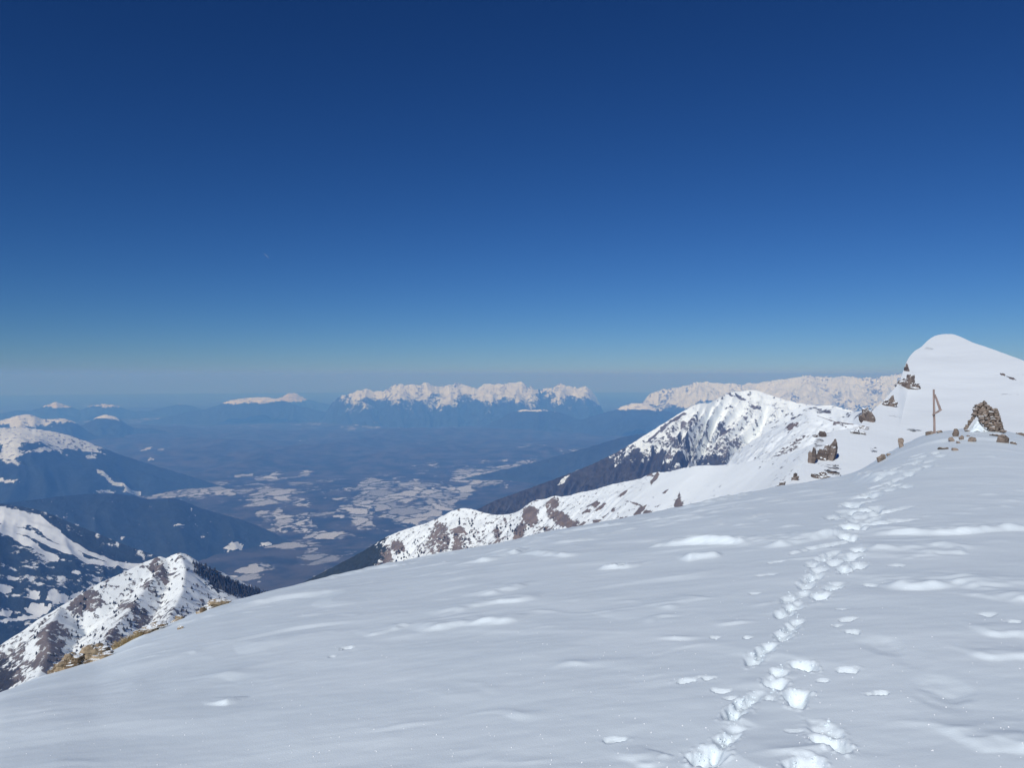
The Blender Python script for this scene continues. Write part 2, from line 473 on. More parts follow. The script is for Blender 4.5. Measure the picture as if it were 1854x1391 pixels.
for pts, hgt, w1, w2 in DRIFTS:
    P = [pick_snow0(*p)[:2].astype(float) for p in pts]
    mx = max(w1, w2) * 2.2
    xs, ys = [p[0] for p in P], [p[1] for p in P]
    box = (SX > min(xs) - mx) & (SX < max(xs) + mx) & (SY > min(ys) - mx) & (SY < max(ys) + mx)
    bx, by = SX[box], SY[box]
    wob = 0.2 * w2 * gnoise(bx / (w2 * 0.8), by / (w2 * 0.8), 71) + 0.10 * w2 * gnoise(bx / (w2 * 0.3), by / (w2 * 0.2), 72)
    dd, sg, tp = polyline_dist(bx, by + wob, P)
    sd = dd * sg                               # positive behind the edge, as seen from the camera
    prof = np.where(sd < 0, np.clip(1 + sd / w1, 0, 1), np.clip(1 - sd / w2, 0, 1) ** 1.6)
    taper = sstep(0, 0.22, tp) * (1 - sstep(0.78, 1, tp)) * np.clip(1.2 - dd / (w2 * 1.2), 0, 1)
    DET[box] += 0.78 * hgt * prof * taper * (0.8 + 0.9 * gnoise(bx / 0.6, by / 0.35, 77) + 0.5 * gnoise(bx / 0.2, by / 0.12, 78))

# boot prints: sighting, half length, half width, heading (deg from +y to +x), depth
PRINTS = [(1458, 1208, .13, .075, -6, .11), (1440, 1264, .14, .085, 14, .12), (1403, 1240, .12, .075, 10, .10), (1410, 1220, .12, .06, 16, .06),
          (1366, 1196, .15, .07, 30, .07), (1385, 1180, .16, .07, 30, .07), (1416, 1156, .16, .075, 26, .08), (1432, 1138, .15, .07, 26, .07), (1442, 1128, .12, .06, 26, .05),
          (1420, 1113, .17, .08, 30, .08), (1438, 1100, .18, .08, 34, .07), (1428, 1085, .18, .08, 34, .06), (1450, 1078, .17, .07, 34, .05), (1484, 1080, .2, .09, 24, .09), (1508, 1062, .22, .09, 34, .10),
          (1458, 1060, .2, .09, 24, .09), (1476, 1044, .2, .09, 24, .08), (1462, 1050, .2, .08, 34, .06), (1470, 1024, .2, .09, 20, .08), (1482, 1034, .2, .09, 30, .08),
          (1330, 1294, .15, .07, 40, .07), (1346, 1276, .16, .06, 40, .06), (1362, 1262, .12, .05, 40, .04), (1280, 1368, .13, .095, 30, .10), (1262, 1372, .1, .06, 10, .06), (1308, 1346, .16, .06, 36, .05), (1325, 1330, .13, .05, 36, .04),
          (1508, 1342, .13, .08, -16, .10), (1498, 1318, .15, .07, -20, .05), (1466, 1386, .12, .085, -10, .08), (1440, 1392, .1, .06, 0, .05),
          (1530, 1034, .24, .1, 26, .1), (1555, 1026, .22, .1, 22, .11), (1510, 1020, .22, .1, 20, .1), (1540, 1012, .25, .09, 30, .08), (1554, 1000, .2, .09, 20, .11), (1505, 1006, .26, .09, 40, .07), (1490, 1012, .24, .09, 36, .06),
          (1548, 956, .42, .17, 10, .2), (1536, 974, .35, .12, 8, .16), (1508, 937, .3, .15, 30, .12), (1580, 948, .6, .16, 70, .12), (1612, 946, .5, .12, 70, .08), (1500, 988, .5, .12, 60, .07), (1470, 996, .4, .1, 60, .05),
          (1556, 940, .4, .16, 40, .1), (1530, 930, .4, .14, 40, .1), (1590, 930, .5, .15, 60, .1), (1620, 925, .5, .12, 60, .08)]
rp = random.Random(5)
for i in range(46):                              # the older, blurred trail climbing to the rocks
    u = (i + rp.random()) / 46
    bx_ = 1545 + 95 * u + 60 * u * u * u; by_ = 940 - 118 * u
    PRINTS.append((bx_ + rp.uniform(-42, 42) * (1 - 0.4 * u), by_ + rp.uniform(-9, 9), rp.uniform(.2, .42), rp.uniform(.12, .2), rp.uniform(0, 70), rp.uniform(.06, .15)))
MARKS = [(1535, 1125, .07, .05, .03), (1545, 1148, .06, .045, .03), (1536, 1214, .07, .045, .035), (1588, 1256, .06, .035, .03), (1577, 1060, .07, .05, .035), (1240, 1235, .06, .035, .025), (1280, 1230, .05, .03, .02),
         (1305, 1252, .06, .03, .025), (1355, 1158, .035, .03, .03), (1297, 1155, .05, .035, .02), (1526, 1104, .05, .03, .02), (1517, 1136, .04, .03, .02), (1370, 1075, .07, .03, .02), (1120, 1338, .09, .03, .02),
         (628, 1176, .06, .05, .03), (604, 1190, .06, .03, .015), (1124, 1026, .1, .08, .05), (1790, 1118, .06, .04, .025), (1833, 1131, .06, .04, .03), (1390, 1042, .1, .03, .02), (1402, 1019, .1, .04, .03), (1620, 1026, .09, .06, .03),
         (1325, 1265, .05, .02, .02), (1440, 1320, .05, .02, .01), (1490, 1232, .05, .02, .02), (1395, 1265, .04, .03, .02)]
OLD = [(1598, 1172, .16, .10, 10, .025), (1708, 1246, .16, .11, -4, .03), (1650, 1196, .15, .09, 20, .012), (1702, 1266, .15, .09, 0, .02)]
def press(px, py, a, b, head, depth, hard, seed, nz=1.0, rimf=1.0):
    c = pick_snow0(px, py)
    mx = max(a, b) * 2.0
    box = (np.abs(SX - c[0]) < mx) & (np.abs(SY - c[1]) < mx)
    if not box.any(): return
    dx, dy = SX[box] - c[0], SY[box] - c[1]
    h = R(head)
    p_, q_ = dx * math.sin(h) + dy * math.cos(h), dx * math.cos(h) - dy * math.sin(h)
    q_ = q_ * (1 + 0.18 * np.clip(-p_ / a, -1, 1))
    rho = np.hypot(p_ / a, q_ / b) + nz * 0.5 * gnoise(dx / (b * 1.3) + seed * 3.1, dy / (b * 1.3), seed) + nz * nz * 0.09 * gnoise(dx / (b * .45) + seed, dy / (b * .45), seed + 1)
    pit = -(1 - sstep(1 - 0.62 * hard, 1 + 0.10 / hard + (0.5 if rimf == 0 else 0), rho))
    floor = 0.13 * fbm(dx / (b * 0.7), dy / (b * 0.7), 3, seed + 2) * (rho < 1)
    heel = 0.18 * np.clip(p_ / a, -1, 1)             # toes dig less than heels: the floor tilts towards the viewer
    rim = rimf * 0.16 * np.exp(-((rho - 1.22) / 0.16) ** 2) * np.clip(gnoise(dx / (b * .6) + 9, dy / (b * .6), seed + 5) * 2.5 + 0.15, 0, 1)
    DET[box] += depth * (pit * (1 - heel) + floor + rim)
for i, (px, py, a, b, hd, dp) in enumerate(PRINTS): press(px, py, a * .9, b * .88, hd, dp * .6, 1.0, 100 + i)
for i, (px, py, a, b, dp) in enumerate(MARKS): press(px, py, b, a * .9, 0, dp * .8, 0.8, 300 + i, 2.3)
for i, (px, py, a, b, hd, dp) in enumerate(OLD): press(px, py, a, b, hd, dp * .55, 0.9, 400 + i, .6, 0.0)
DET *= np.clip((RR_ - 0.3) / 1.2, 0, 1)
SZ = SZ + DET
snowfield = grid_mesh('snowfield', SX, SY, SZ, M_SNOW, wrap=True)
tag(snowfield, 'wind-carved grey white snow slope crossed by boot prints', kind='structure')
pick_snow = Pick(SX, SY, SZ, vis)

# ------------------------------------------------------------------ valley ground out to the horizon
FLOOR = -905.0
def valley_hills(x, y):
    """low wooded hills that fold the plain"""
    r = np.hypot(x, y)
    n = ridged(x / 1900 + 0.4 * gnoise(x / 1500, y / 1500, 91), y / 2600, 4, 93)
    m = sstep(0.0, 0.35, gnoise(x / 4200 + 1.7, y / 5200, 95) + 0.12)
    return 150 * np.clip(n - 0.15, 0, 1) * m * sstep(6800, 9000, r) * (1 - 0.7 * sstep(17000, 30000, r))
def valley_z(x, y):
    r = np.hypot(x, y)
    h = 26 * fbm(x / 2600, y / 2600, 4, 5) + 70 * np.clip(fbm(x / 5200, y / 5200, 4, 15), 0, 1) * sstep(6500, 11000, r)
    h = h + valley_hills(x, y)
    h = h + 55 * np.clip(ridged(x / 2300, y / 3100, 3, 23), 0, 1) * sstep(-0.05, 0.3, gnoise(x / 6000, y / 6000, 31)) * sstep(4200, 6500, r)
    return FLOOR + h * (1 - 0.8 * sstep(26000, 42000, r))
vr = 1 / np.linspace(1 / 1500.0, 1 / 42500.0, 460)
va = np.linspace(R(-46), R(46), 620)
VA, VR = np.meshgrid(va, vr)
VX, VY = VR * np.sin(VA), VR * np.cos(VA)
VZ = valley_z(VX, VY)
pick_v = Pick(VX, VY, VZ)
FIELDS = [(725, 898, 105, 34, .85, 0), (650, 922, 40, 12, 1.0, 0), (745, 936, 52, 14, 1.0, 0), (690, 880, 40, 10, .8, 0), (860, 878, 60, 12, .6, 6), (960, 845, 110, 11, .85, 12), (1050, 828, 50, 7, .9, 14),
          (440, 885, 70, 12, .55, 0), (500, 905, 45, 14, .7, 0), (530, 948, 36, 16, 1.0, 0), (488, 932, 26, 12, .9, 0), (320, 890, 60, 13, .95, 0), (265, 886, 40, 9, .7, 0), (470, 862, 60, 7, .5, 0), (560, 858, 20, 4, .6, 0),
          (600, 970, 44, 7, .9, 0), (700, 958, 40, 8, .5, 0), (760, 835, 40, 8, .4, 0), (850, 812, 40, 7, .45, 0), (770, 806, 34, 6, .5, 0), (965, 806, 36, 8, .6, 0), (880, 798, 40, 6, .35, 0), (1010, 812, 30, 4, .4, 0),
          (470, 1030, 40, 9, .8, 8), (440, 1048, 40, 9, .8, 8), (425, 988, 14, 6, 1.3, 0), (520, 990, 44, 8, .55, 0), (560, 968, 30, 6, .5, 0), (480, 975, 16, 5, .8, 0), (580, 1010, 40, 6, .5, 0), (760, 965, 50, 7, .6, 0),
          (660, 1000, 40, 6, .35, 0), (330, 1060, 60, 10, .3, 0), (590, 1040, 40, 6, .35, 0), (700, 790, 60, 8, .12, 0), (560, 820, 80, 14, .12, 0), (270, 812, 30, 4, .9, 0), (275, 831, 12, 4, .9, 0), (370, 795, 30, 4, .5, 0),
          (640, 770, 30, 4, .4, 0), (500, 830, 30, 6, .3, 0), (860, 850, 60, 8, .4, 10), (900, 830, 50, 7, .4, 8), (820, 895, 40, 10, .6, 6), (1030, 795, 40, 5, .3, 0)]
fld = -0.05 + 0.22 * np.clip(fbm(VX / 2600, VY / 2600, 3, 81), 0, 1)
for px, py, rx, ry, dn, an in FIELDS:
    e = world_ellipse(VX, VY, pick_v, px, py, rx, ry, an) 
    fld = np.maximum(fld, dn * (1 - sstep(0.75, 1.25, e)))
fld -= np.clip(valley_hills(VX, VY) / 60, 0, 1) * 0.6
fld *= 1 - 0.6 * sstep(14000, 26000, VR)
valley = grid_mesh('valley_ground', VX, VY, VZ, M_VALLEY, {'field': fld})
tag(valley, 'hazy blue valley floor of dark woods and snowy fields', kind='structure')

# ------------------------------------------------------------------ ridges and mountains: a crest line with a near and a far flank
def sheet(name, crest, mat, near_len, far_len, s1, s2, fs=0.6, nT=300, nD=80, nF=20, lean=0.0, g_amp=0.0, g_wave=60.0, g_lean=0.0, g_grow=60.0,
          f_amp=0.0, f_wave=80.0, jag=0.0, jag_w=14.0, seed=1, attrs=None, kind='structure', label=None, pw=1.6, rel=None, smo=5.0, ends=0.0, gmask=None, soften=4.0, decay=0.05, plane=None):
    crest = sorted(crest)
    cx = np.array([c[0] for c in crest], float); cy = np.array([c[1] for c in crest], float); cd = np.array([c[2] for c in crest], float)
    px = np.linspace(cx[0], cx[-1], nT)
    sm = max(3, int(nT * smo / (cx[-1] - cx[0])))
    kk = np.exp(-0.5 * (np.arange(-3 * sm, 3 * sm + 1) / sm) ** 2); kk /= kk.sum()
    def ev(v, wide=1):
        e = np.interp(px, cx, v)
        pl = np.concatenate([2 * e[0] - e[1:3 * sm + 1][::-1], e, 2 * e[-1] - e[-3 * sm - 1:-1][::-1]])
        return np.convolve(pl, kk, 'valid')
    py, dist = ev(cy), ev(cd)
    py_s, sm_keep = py.copy(), sm
    if jag:
        jn = 0.6 * np.abs(gnoise(px / jag_w, px * 0 + seed, seed + 50)) * 2 + 0.4 * np.abs(gnoise(px / (jag_w * .4), px * 0 + seed, seed + 51)) * 2
        py = py + jag * (jn - 0.35) + 0.35 * jag * fbm(px / (jag_w * .3), px * 0 + seed, 3, seed + 55, 0.6)
    C = np.array([at(a, b, c) for a, b, c in zip(px, py, dist)])
    zs_ = np.array([at(a, b, c)[2] for a, b, c in zip(px, py_s, dist)])
    kw_ = np.exp(-0.5 * (np.arange(-3 * soft_n, 3 * soft_n + 1) / soft_n) ** 2) if (soft_n := int(nT * soften / (cx[-1] - cx[0]))) > 0 else np.ones(1)
    kw_ /= kw_.sum(); hw = len(kw_) // 2
    zb_ = np.convolve(np.concatenate([2 * zs_[0] - zs_[1:hw + 1][::-1], zs_, 2 * zs_[-1] - zs_[-hw - 1:-1][::-1]]), kw_, 'valid') if hw else zs_
    tm = np.concatenate([[0], np.cumsum(np.hypot(np.diff(C[:, 0]), np.diff(C[:, 1])))])
    dirx, diry = -C[:, 0], -C[:, 1]
    ln = np.hypot(dirx, diry); dirx, diry = dirx / ln, diry / ln
    cl, sl = math.cos(R(lean)), math.sin(R(lean))
    dirx, diry = dirx * cl - diry * sl, dirx * sl + diry * cl
    u = np.linspace(0, 1, nD) ** pw * near_len
    uf = -(np.linspace(0, 1, nF + 1)[1:] ** 1.5) * far_len
    D = np.concatenate([uf[::-1], u])
    DD = np.repeat(D[:, None], nT, 1)
    if rel: DD = np.where(DD > 0, DD * (ln / rel)[None], DD)
    X = C[:, 0][None] + DD * dirx[None]; Y = C[:, 1][None] + DD * diry[None]; T = np.repeat(tm[None], len(D), 0)
    A = np.abs(DD)
    L = near_len
    drop = np.where(DD >= 0, s1 * A + (s2 - s1) * A * A / (2 * L), fs * A)
    kd = np.exp(-A / (near_len * decay))
    Z = (C[:, 2][None] * kd + zb_[None] * (1 - kd) if not plane else C[:, 2][None]) - drop
    if plane:
        pc = plane[0] + plane[1] * np.hypot(C[:, 0], C[:, 1])
        Zp = plane[0] + plane[1] * np.hypot(X, Y) + (C[:, 2] - pc)[None] * kd
        Z = np.where(DD >= 0, Zp, Z)
    G = np.zeros_like(X)
    if g_amp:
        tw = T + g_lean * A + 0.35 * g_wave * gnoise(T / g_wave, A / (g_wave * 1.5), seed + 7)
        G = 0.72 * np.abs(gnoise(tw / g_wave, A / (g_wave * 5) + seed, seed)) * 2 + 0.28 * np.abs(gnoise(tw / (g_wave * 0.4), A / (g_wave * 2.2), seed + 2)) * 2
        gm = np.interp(px, [q[0] for q in gmask], [q[1] for q in gmask])[None] if gmask else 1.0
        Z = Z - gm * g_amp * G * np.clip(A / g_grow, 0, 1) ** 0.8
    if f_amp:
        fm_ = np.interp(px, [q[0] for q in gmask], [0.12 + 0.88 * q[1] for q in gmask])[None] if gmask else 1.0
        Z = Z + fm_ * f_amp * (fbm(X / f_wave, Y / f_wave, 4, seed + 20) - 0.35) * np.clip(A / (f_wave * 0.6), 0, 1)
    if ends:
        e_ = np.linspace(0, 1, nT); tp_ = 1 - sstep(0, ends, e_) * (1 - sstep(1 - ends, 1, e_))
        Z = Z - tp_[None] * (Z - FLOOR + 160)
    near = DD >= 0
    pk = Pick(X, Y, Z, near & (A < near_len * 0.98))
    at_ = attrs(X, Y, Z, T, DD, G, pk) if attrs else {}
    for kx in ('rock', 'forest'):
        at_.setdefault(kx, np.zeros_like(X))
    o = grid_mesh(name, X, Y, Z, mat, at_)
    tag(o, label, kind=kind)
    return o, pk

def paint(base, X, Y, pk, items, seed=3, wave=30.0, rag=0.4):
    for it in items:
        px, py, rx, ry, an, v = it
        e = world_ellipse(X, Y, pk, px, py, rx, ry, an)
        w = 1 - sstep(0.75, 1.25, e)
        base = base * (1 - w) + v * w
    return base

# far snow ranges ----------------------------------------------------
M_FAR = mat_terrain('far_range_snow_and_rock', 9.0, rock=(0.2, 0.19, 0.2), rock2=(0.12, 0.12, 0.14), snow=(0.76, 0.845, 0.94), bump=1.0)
def far_attr(snowline, soft, rk=0.2):
    def f(X, Y, Z, T, D, G, pk):
        s = sstep(snowline - soft, snowline + soft, Z + soft * 1.5 * fbm(X / 500, Y / 700, 4, 9) - 90 * (G - .4))
        n = fbm(X / 300, Y / 300, 4, 33)
        return {'forest': 1 - s, 'rock': rk + 0.5 * n + 0.5 * (G - 0.35)}
    return f
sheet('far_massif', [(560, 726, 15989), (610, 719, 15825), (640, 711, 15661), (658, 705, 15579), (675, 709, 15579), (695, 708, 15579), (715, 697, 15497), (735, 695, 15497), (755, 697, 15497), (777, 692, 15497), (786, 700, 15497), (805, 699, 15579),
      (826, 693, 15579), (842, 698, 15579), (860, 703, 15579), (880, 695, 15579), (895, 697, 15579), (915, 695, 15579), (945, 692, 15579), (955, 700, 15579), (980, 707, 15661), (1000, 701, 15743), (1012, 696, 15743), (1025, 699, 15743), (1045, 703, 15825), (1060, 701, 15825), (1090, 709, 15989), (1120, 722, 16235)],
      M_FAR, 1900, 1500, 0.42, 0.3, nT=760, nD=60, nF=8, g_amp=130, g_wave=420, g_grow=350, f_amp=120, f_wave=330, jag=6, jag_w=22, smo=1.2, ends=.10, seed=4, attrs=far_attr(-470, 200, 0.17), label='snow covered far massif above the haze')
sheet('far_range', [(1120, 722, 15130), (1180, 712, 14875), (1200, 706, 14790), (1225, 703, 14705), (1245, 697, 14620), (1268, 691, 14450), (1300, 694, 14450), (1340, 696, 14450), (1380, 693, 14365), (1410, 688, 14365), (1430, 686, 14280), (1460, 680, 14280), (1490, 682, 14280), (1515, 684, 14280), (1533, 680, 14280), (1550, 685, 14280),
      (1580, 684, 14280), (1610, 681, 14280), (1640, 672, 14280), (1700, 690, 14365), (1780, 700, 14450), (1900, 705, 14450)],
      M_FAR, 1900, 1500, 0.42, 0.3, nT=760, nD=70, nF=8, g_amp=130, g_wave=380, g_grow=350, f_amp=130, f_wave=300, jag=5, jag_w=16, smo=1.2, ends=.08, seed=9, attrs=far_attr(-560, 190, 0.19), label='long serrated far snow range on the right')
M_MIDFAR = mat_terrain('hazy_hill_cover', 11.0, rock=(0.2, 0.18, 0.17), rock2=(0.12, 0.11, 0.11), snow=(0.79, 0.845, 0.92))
def cap_attr(line, soft, wave=500, thr=0.0):
    def f(X, Y, Z, T, D, G, pk):
        s = sstep(line - soft, line + soft, Z + soft * 1.4 * fbm(X / wave, Y / wave, 4, 12))
        return {'forest': np.clip(1 - s, 0, 1) * 1.15, 'rock': 0.22 + 0.25 * fbm(X / 200, Y / 200, 3, 8)}
    return f
def extend(crest, dist, slope=0.24):
    """carry both ends of a crest down to the plain"""
    out_ = [tuple(c) for c in sorted(crest)]
    for sg, c in ((-1, out_[0]), (1, out_[-1])):
        h_ = at(c[0], c[1], dist)[2] - FLOOR + 70
        for f_ in (0.35, 0.7, 1.0):
            z_ = at(c[0], c[1], dist)[2] - h_ * f_
            dx_ = sg * h_ * f_ ** 1.15 / slope / dist * FPX
            out_.append((c[0] + dx_, project(np.array(0.0), np.array(float(dist)), np.array(z_))[1].item()))
    return sorted(out_)
def small_peak_far(label, crest, dist, line, soft=25, near=900, s1=.34, seed=2, gw=300, ga=70):
    return sheet('distant_peak', [(a, b, dist) for a, b in extend(crest, dist)], M_MIDFAR, near, 700, s1, 0.22, nT=200, nD=56, nF=8, g_amp=ga, g_wave=gw, g_grow=200, f_amp=70, f_wave=420, jag=2.2, jag_w=18, smo=3.5, seed=seed, soften=12, decay=.12, attrs=cap_attr(line, soft), label=label)
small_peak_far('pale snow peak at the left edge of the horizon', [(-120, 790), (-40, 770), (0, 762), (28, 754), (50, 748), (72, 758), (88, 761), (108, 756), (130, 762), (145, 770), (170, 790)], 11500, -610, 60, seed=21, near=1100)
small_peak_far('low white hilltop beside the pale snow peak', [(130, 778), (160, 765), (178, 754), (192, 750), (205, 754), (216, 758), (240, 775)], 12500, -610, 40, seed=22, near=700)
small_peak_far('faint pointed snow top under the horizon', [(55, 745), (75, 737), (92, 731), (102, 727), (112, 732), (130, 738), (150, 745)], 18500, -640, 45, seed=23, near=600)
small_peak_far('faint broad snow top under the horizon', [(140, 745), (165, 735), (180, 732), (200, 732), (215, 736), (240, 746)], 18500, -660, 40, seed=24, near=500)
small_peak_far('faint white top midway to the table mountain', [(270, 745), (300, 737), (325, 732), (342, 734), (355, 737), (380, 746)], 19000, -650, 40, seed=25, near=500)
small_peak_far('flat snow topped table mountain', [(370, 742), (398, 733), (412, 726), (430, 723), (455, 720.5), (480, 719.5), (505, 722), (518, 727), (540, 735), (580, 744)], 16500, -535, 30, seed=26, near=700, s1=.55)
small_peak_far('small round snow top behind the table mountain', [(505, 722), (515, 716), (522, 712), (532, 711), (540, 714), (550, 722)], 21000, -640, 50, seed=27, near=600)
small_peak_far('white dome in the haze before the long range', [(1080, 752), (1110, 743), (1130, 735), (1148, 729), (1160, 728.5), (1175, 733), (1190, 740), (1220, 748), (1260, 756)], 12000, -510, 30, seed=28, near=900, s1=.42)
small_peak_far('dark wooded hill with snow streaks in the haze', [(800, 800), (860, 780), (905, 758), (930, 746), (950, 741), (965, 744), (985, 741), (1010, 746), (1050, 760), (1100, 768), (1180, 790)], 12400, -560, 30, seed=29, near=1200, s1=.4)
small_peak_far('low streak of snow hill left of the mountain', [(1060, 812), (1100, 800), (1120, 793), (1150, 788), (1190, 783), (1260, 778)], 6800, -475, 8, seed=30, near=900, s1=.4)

# hills on the left --------------------------------------------------
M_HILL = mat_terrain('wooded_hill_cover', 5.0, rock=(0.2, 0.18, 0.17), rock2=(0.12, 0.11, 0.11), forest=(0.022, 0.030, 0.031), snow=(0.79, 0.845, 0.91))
def hill1(X, Y, Z, T, D, G, pk):
    fo = 1.2 - 1.15 * sstep(-525, -470, Z + 34 * fbm(X / 420, Y / 300, 4, 12))
    fo = paint(fo, X, Y, pk, [(150, 808, 34, 9, -14, -.1), (120, 795, 60, 7, -12, -.2), (60, 790, 70, 13, -4, -.3), (20, 815, 20, 16, 60, .0), (15, 825, 22, 7, 0, .1), (165, 828, 10, 4, 0, .2), (195, 865, 26, 4, -35, .1), (220, 880, 18, 3, -25, .1), (10, 872, 22, 3, 0, 0), (20, 836, 16, 5, 0, .2), (85, 812, 40, 4, 10, .3), (60, 825, 26, 4, 0, .9), (190, 892, 20, 5, 0, .3), (240, 892, 20, 4, 0, .2)], 3, 90)
    fo = np.where(D < 0, np.minimum(fo, 0.1), fo)
    return {'forest': fo, 'rock': 0.2 + 0.2 * G}
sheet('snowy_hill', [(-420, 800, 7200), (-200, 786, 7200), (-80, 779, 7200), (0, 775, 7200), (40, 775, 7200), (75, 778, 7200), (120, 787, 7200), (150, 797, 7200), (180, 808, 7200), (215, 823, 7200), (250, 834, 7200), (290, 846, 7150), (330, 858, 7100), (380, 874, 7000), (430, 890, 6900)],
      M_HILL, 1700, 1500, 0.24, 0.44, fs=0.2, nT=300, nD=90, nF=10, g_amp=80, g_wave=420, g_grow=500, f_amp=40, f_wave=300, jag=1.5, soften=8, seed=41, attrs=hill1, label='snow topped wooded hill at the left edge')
def hill2(X, Y, Z, T, D, G, pk):
    fo = np.full(X.shape, 1.02) + 0.1 * fbm(X / 60, Y / 60, 3, 5)
    fo = paint(fo, X, Y, pk, [(346, 923, 3, 3, 0, .1), (270, 952, 40, 3, 6, .75), (320, 950, 12, 2, 8, .35), (220, 974, 6, 3, 0, .25), (125, 930, 10, 8, 0, .75), (140, 952, 6, 4, -30, .35), (425, 989, 15, 7, 5, -.5), (170, 938, 3, 2, 0, .4), (480, 985, 10, 4, 0, 0), (380, 965, 20, 3, 15, .75)], 3, 50)
    return {'forest': fo}
sheet('wooded_hill', [(-300, 930, 4500), (-100, 918, 4500), (0, 912, 4550), (60, 906, 4600), (110, 899, 4650), (160, 895, 4700), (200, 893, 4700), (245, 899, 4700), (270, 905, 4700), (290, 904, 4700), (308, 901, 4700), (330, 906, 4700), (360, 920, 4700), (400, 931, 4700), (440, 942, 4680), (480, 958, 4640), (520, 978, 4560), (560, 996, 4480), (610, 1015, 4400)],
      M_HILL, 800, 900, 0.36, 0.40, fs=0.45, nT=360, nD=90, nF=14, g_amp=34, g_wave=260, g_grow=220, f_amp=14, f_wave=140, jag=1.6, jag_w=12, seed=43, attrs=hill2, label='dark wooded hill below the left plain')
def hill3(X, Y, Z, T, D, G, pk):
    fo = 0.72 + 0.30 * fbm(X / 130, Y / 130, 4, 5)
    fo = np.where(Z < -700, 0.62 + 0.35 * fbm(X / 90, Y / 90, 3, 6), fo)
    items = [(10, 932, 50, 13, -12, -.3), (70, 944, 26, 9, -30, -.1), (150, 985, 40, 9, -28, 1.1), (230, 1012, 40, 6, -14, 1.0), (10, 962, 30, 4, -10, 1.1), (60, 970, 34, 4, -22, 1.1), (20, 958, 40, 4, -8, .1)]
    runs = [[(0, 955), (40, 962), (90, 985), (130, 1002), (160, 1017), (205, 1025)], [(0, 960), (30, 970), (55, 985), (75, 1000), (100, 1012)], [(60, 948), (95, 972), (120, 988), (145, 1005)], [(85, 955), (115, 975), (140, 990), (160, 1002)],
            [(160, 1003), (190, 1012), (215, 1022), (250, 1026), (275, 1022)], [(0, 945), (35, 950), (70, 945), (100, 960)]]
    fo = paint(fo, X, Y, pk, items, 3, 40)
    for i, rn in enumerate(runs):
        P = [pk(*p)[:2].astype(float) for p in rn]
        dd, _, tp = polyline_dist(X + 9 * gnoise(X / 40, Y / 40, 3), Y + 9 * gnoise(X / 40, Y / 40, 4), P)
        w = 1 - sstep(7, 11, dd - 3 * np.sin(tp * 3.1))
        fo = fo * (1 - w) - 0.4 * w
    fo = paint(fo, X, Y, pk, [(110, 1083, 14, 7, 5, -.4), (68, 1103, 20, 8, 4, -.4), (10, 1066, 14, 8, 0, -.1), (8, 1112, 12, 5, 0, -.2), (32, 1123, 34, 3, 8, -.1), (62, 1078, 10, 8, 0, .2), (95, 1078, 10, 10, 0, .35), (140, 1038, 9, 4, 0, .1), (140, 1080, 14, 4, 30, .1), (30, 1030, 40, 4, -5, .5), (40, 1050, 30, 6, 0, .5), (180, 1062, 20, 3, 8, 0), (205, 1055, 26, 3, 6, .1)], 3, 26)
    return {'forest': fo}
sheet('ski_hill', [(-420, 880, 3000), (-200, 895, 3000), (-60, 906, 3000), (0, 912, 3000), (40, 918, 2980), (70, 924, 2960), (100, 934, 2930), (130, 948, 2900), (170, 964, 2870), (220, 985, 2830), (280, 1006, 2790), (340, 1028, 2740), (420, 1060, 2680), (500, 1092, 2620)],
      M_HILL, 1100, 700, 0.36, 0.30, fs=0.5, nT=360, nD=150, nF=10, g_amp=24, g_wave=170, g_grow=200, f_amp=10, f_wave=110, jag=1.0, seed=45, attrs=hill3, label='hill with pale ski runs cut through woods')

# big ribbed mountain ------------------------------------------------
M_MTN = mat_terrain('ribbed_mountain_cover', 3.2, rock=(0.2, 0.17, 0.155), rock2=(0.1, 0.09, 0.085), forest=(0.062, 0.058, 0.055), bump=0.9)
def mtn(X, Y, Z, T, D, G, pk):
    px, py = project(X, Y, Z)
    n = fbm(X / 60, Y / 60, 4, 3)
    band = Z + 30 * fbm(X / 160, Y / 160, 3, 6) - 75 * (G - 0.35)
    fo = 1.1 * (1 - sstep(-292, -225, band + 45 * sstep(350, 750, X)))
    rk = 0.06 + 0.28 * n + 0.34 * sstep(-120, -240, Z) - 0.55 * (G - 0.42)
    fo = paint(fo, X, Y, pk, [(1210, 800, 5, 26, 22, -.2), (1213, 822, 4, 16, -8, -.3), (1232, 808, 3, 16, 20, .0), (1253, 812, 4, 14, 24, -.1), (1257, 833, 3, 9, -8, -.3), (1180, 795, 14, 4, 28, -.2), (1160, 800, 30, 3, 32, -.2), (1345, 812, 4, 22, 40, -.2), (1120, 838, 10, 4, 40, .45), (1020, 870, 14, 4, 42, .4), (1045, 850, 22, 3, 35, .5), (1230, 830, 14, 12, 0, 1.2), (1190, 830, 16, 14, 0, 1.2), (1290, 830, 26, 12, 0, .95), (1230, 800, 4, 10, 24, 1.1), (1245, 795, 4, 12, 24, 1.1)], 3, 25)
    rk = paint(rk, X, Y, pk, [(1340, 722, 12, 2.2, -28, .95), (1322, 716, 7, 2.0, -22, .95), (1320, 737, 8, 2, -8, .8), (1365, 740, 14, 3, -16, .75), (1215, 765, 30, 1.6, 34, .95), (1185, 790, 22, 1.6, 34, .9), (1400, 823, 14, 9, 0, .95), (1375, 828, 10, 4, 20, .9), (1330, 700, 40, 6, 0, .1), (1290, 742, 40, 6, -5, .08), (1350, 735, 14, 5, 0, .2), (1380, 760, 20, 8, 10, .2), (1430, 775, 10, 6, 30, .95), (1240, 772, 8, 6, 0, .8), (1310, 784, 12, 5, 20, .8), (1255, 765, 20, 9, 25, .55)], 3, 14, .3)
    return {'forest': fo, 'rock': rk}
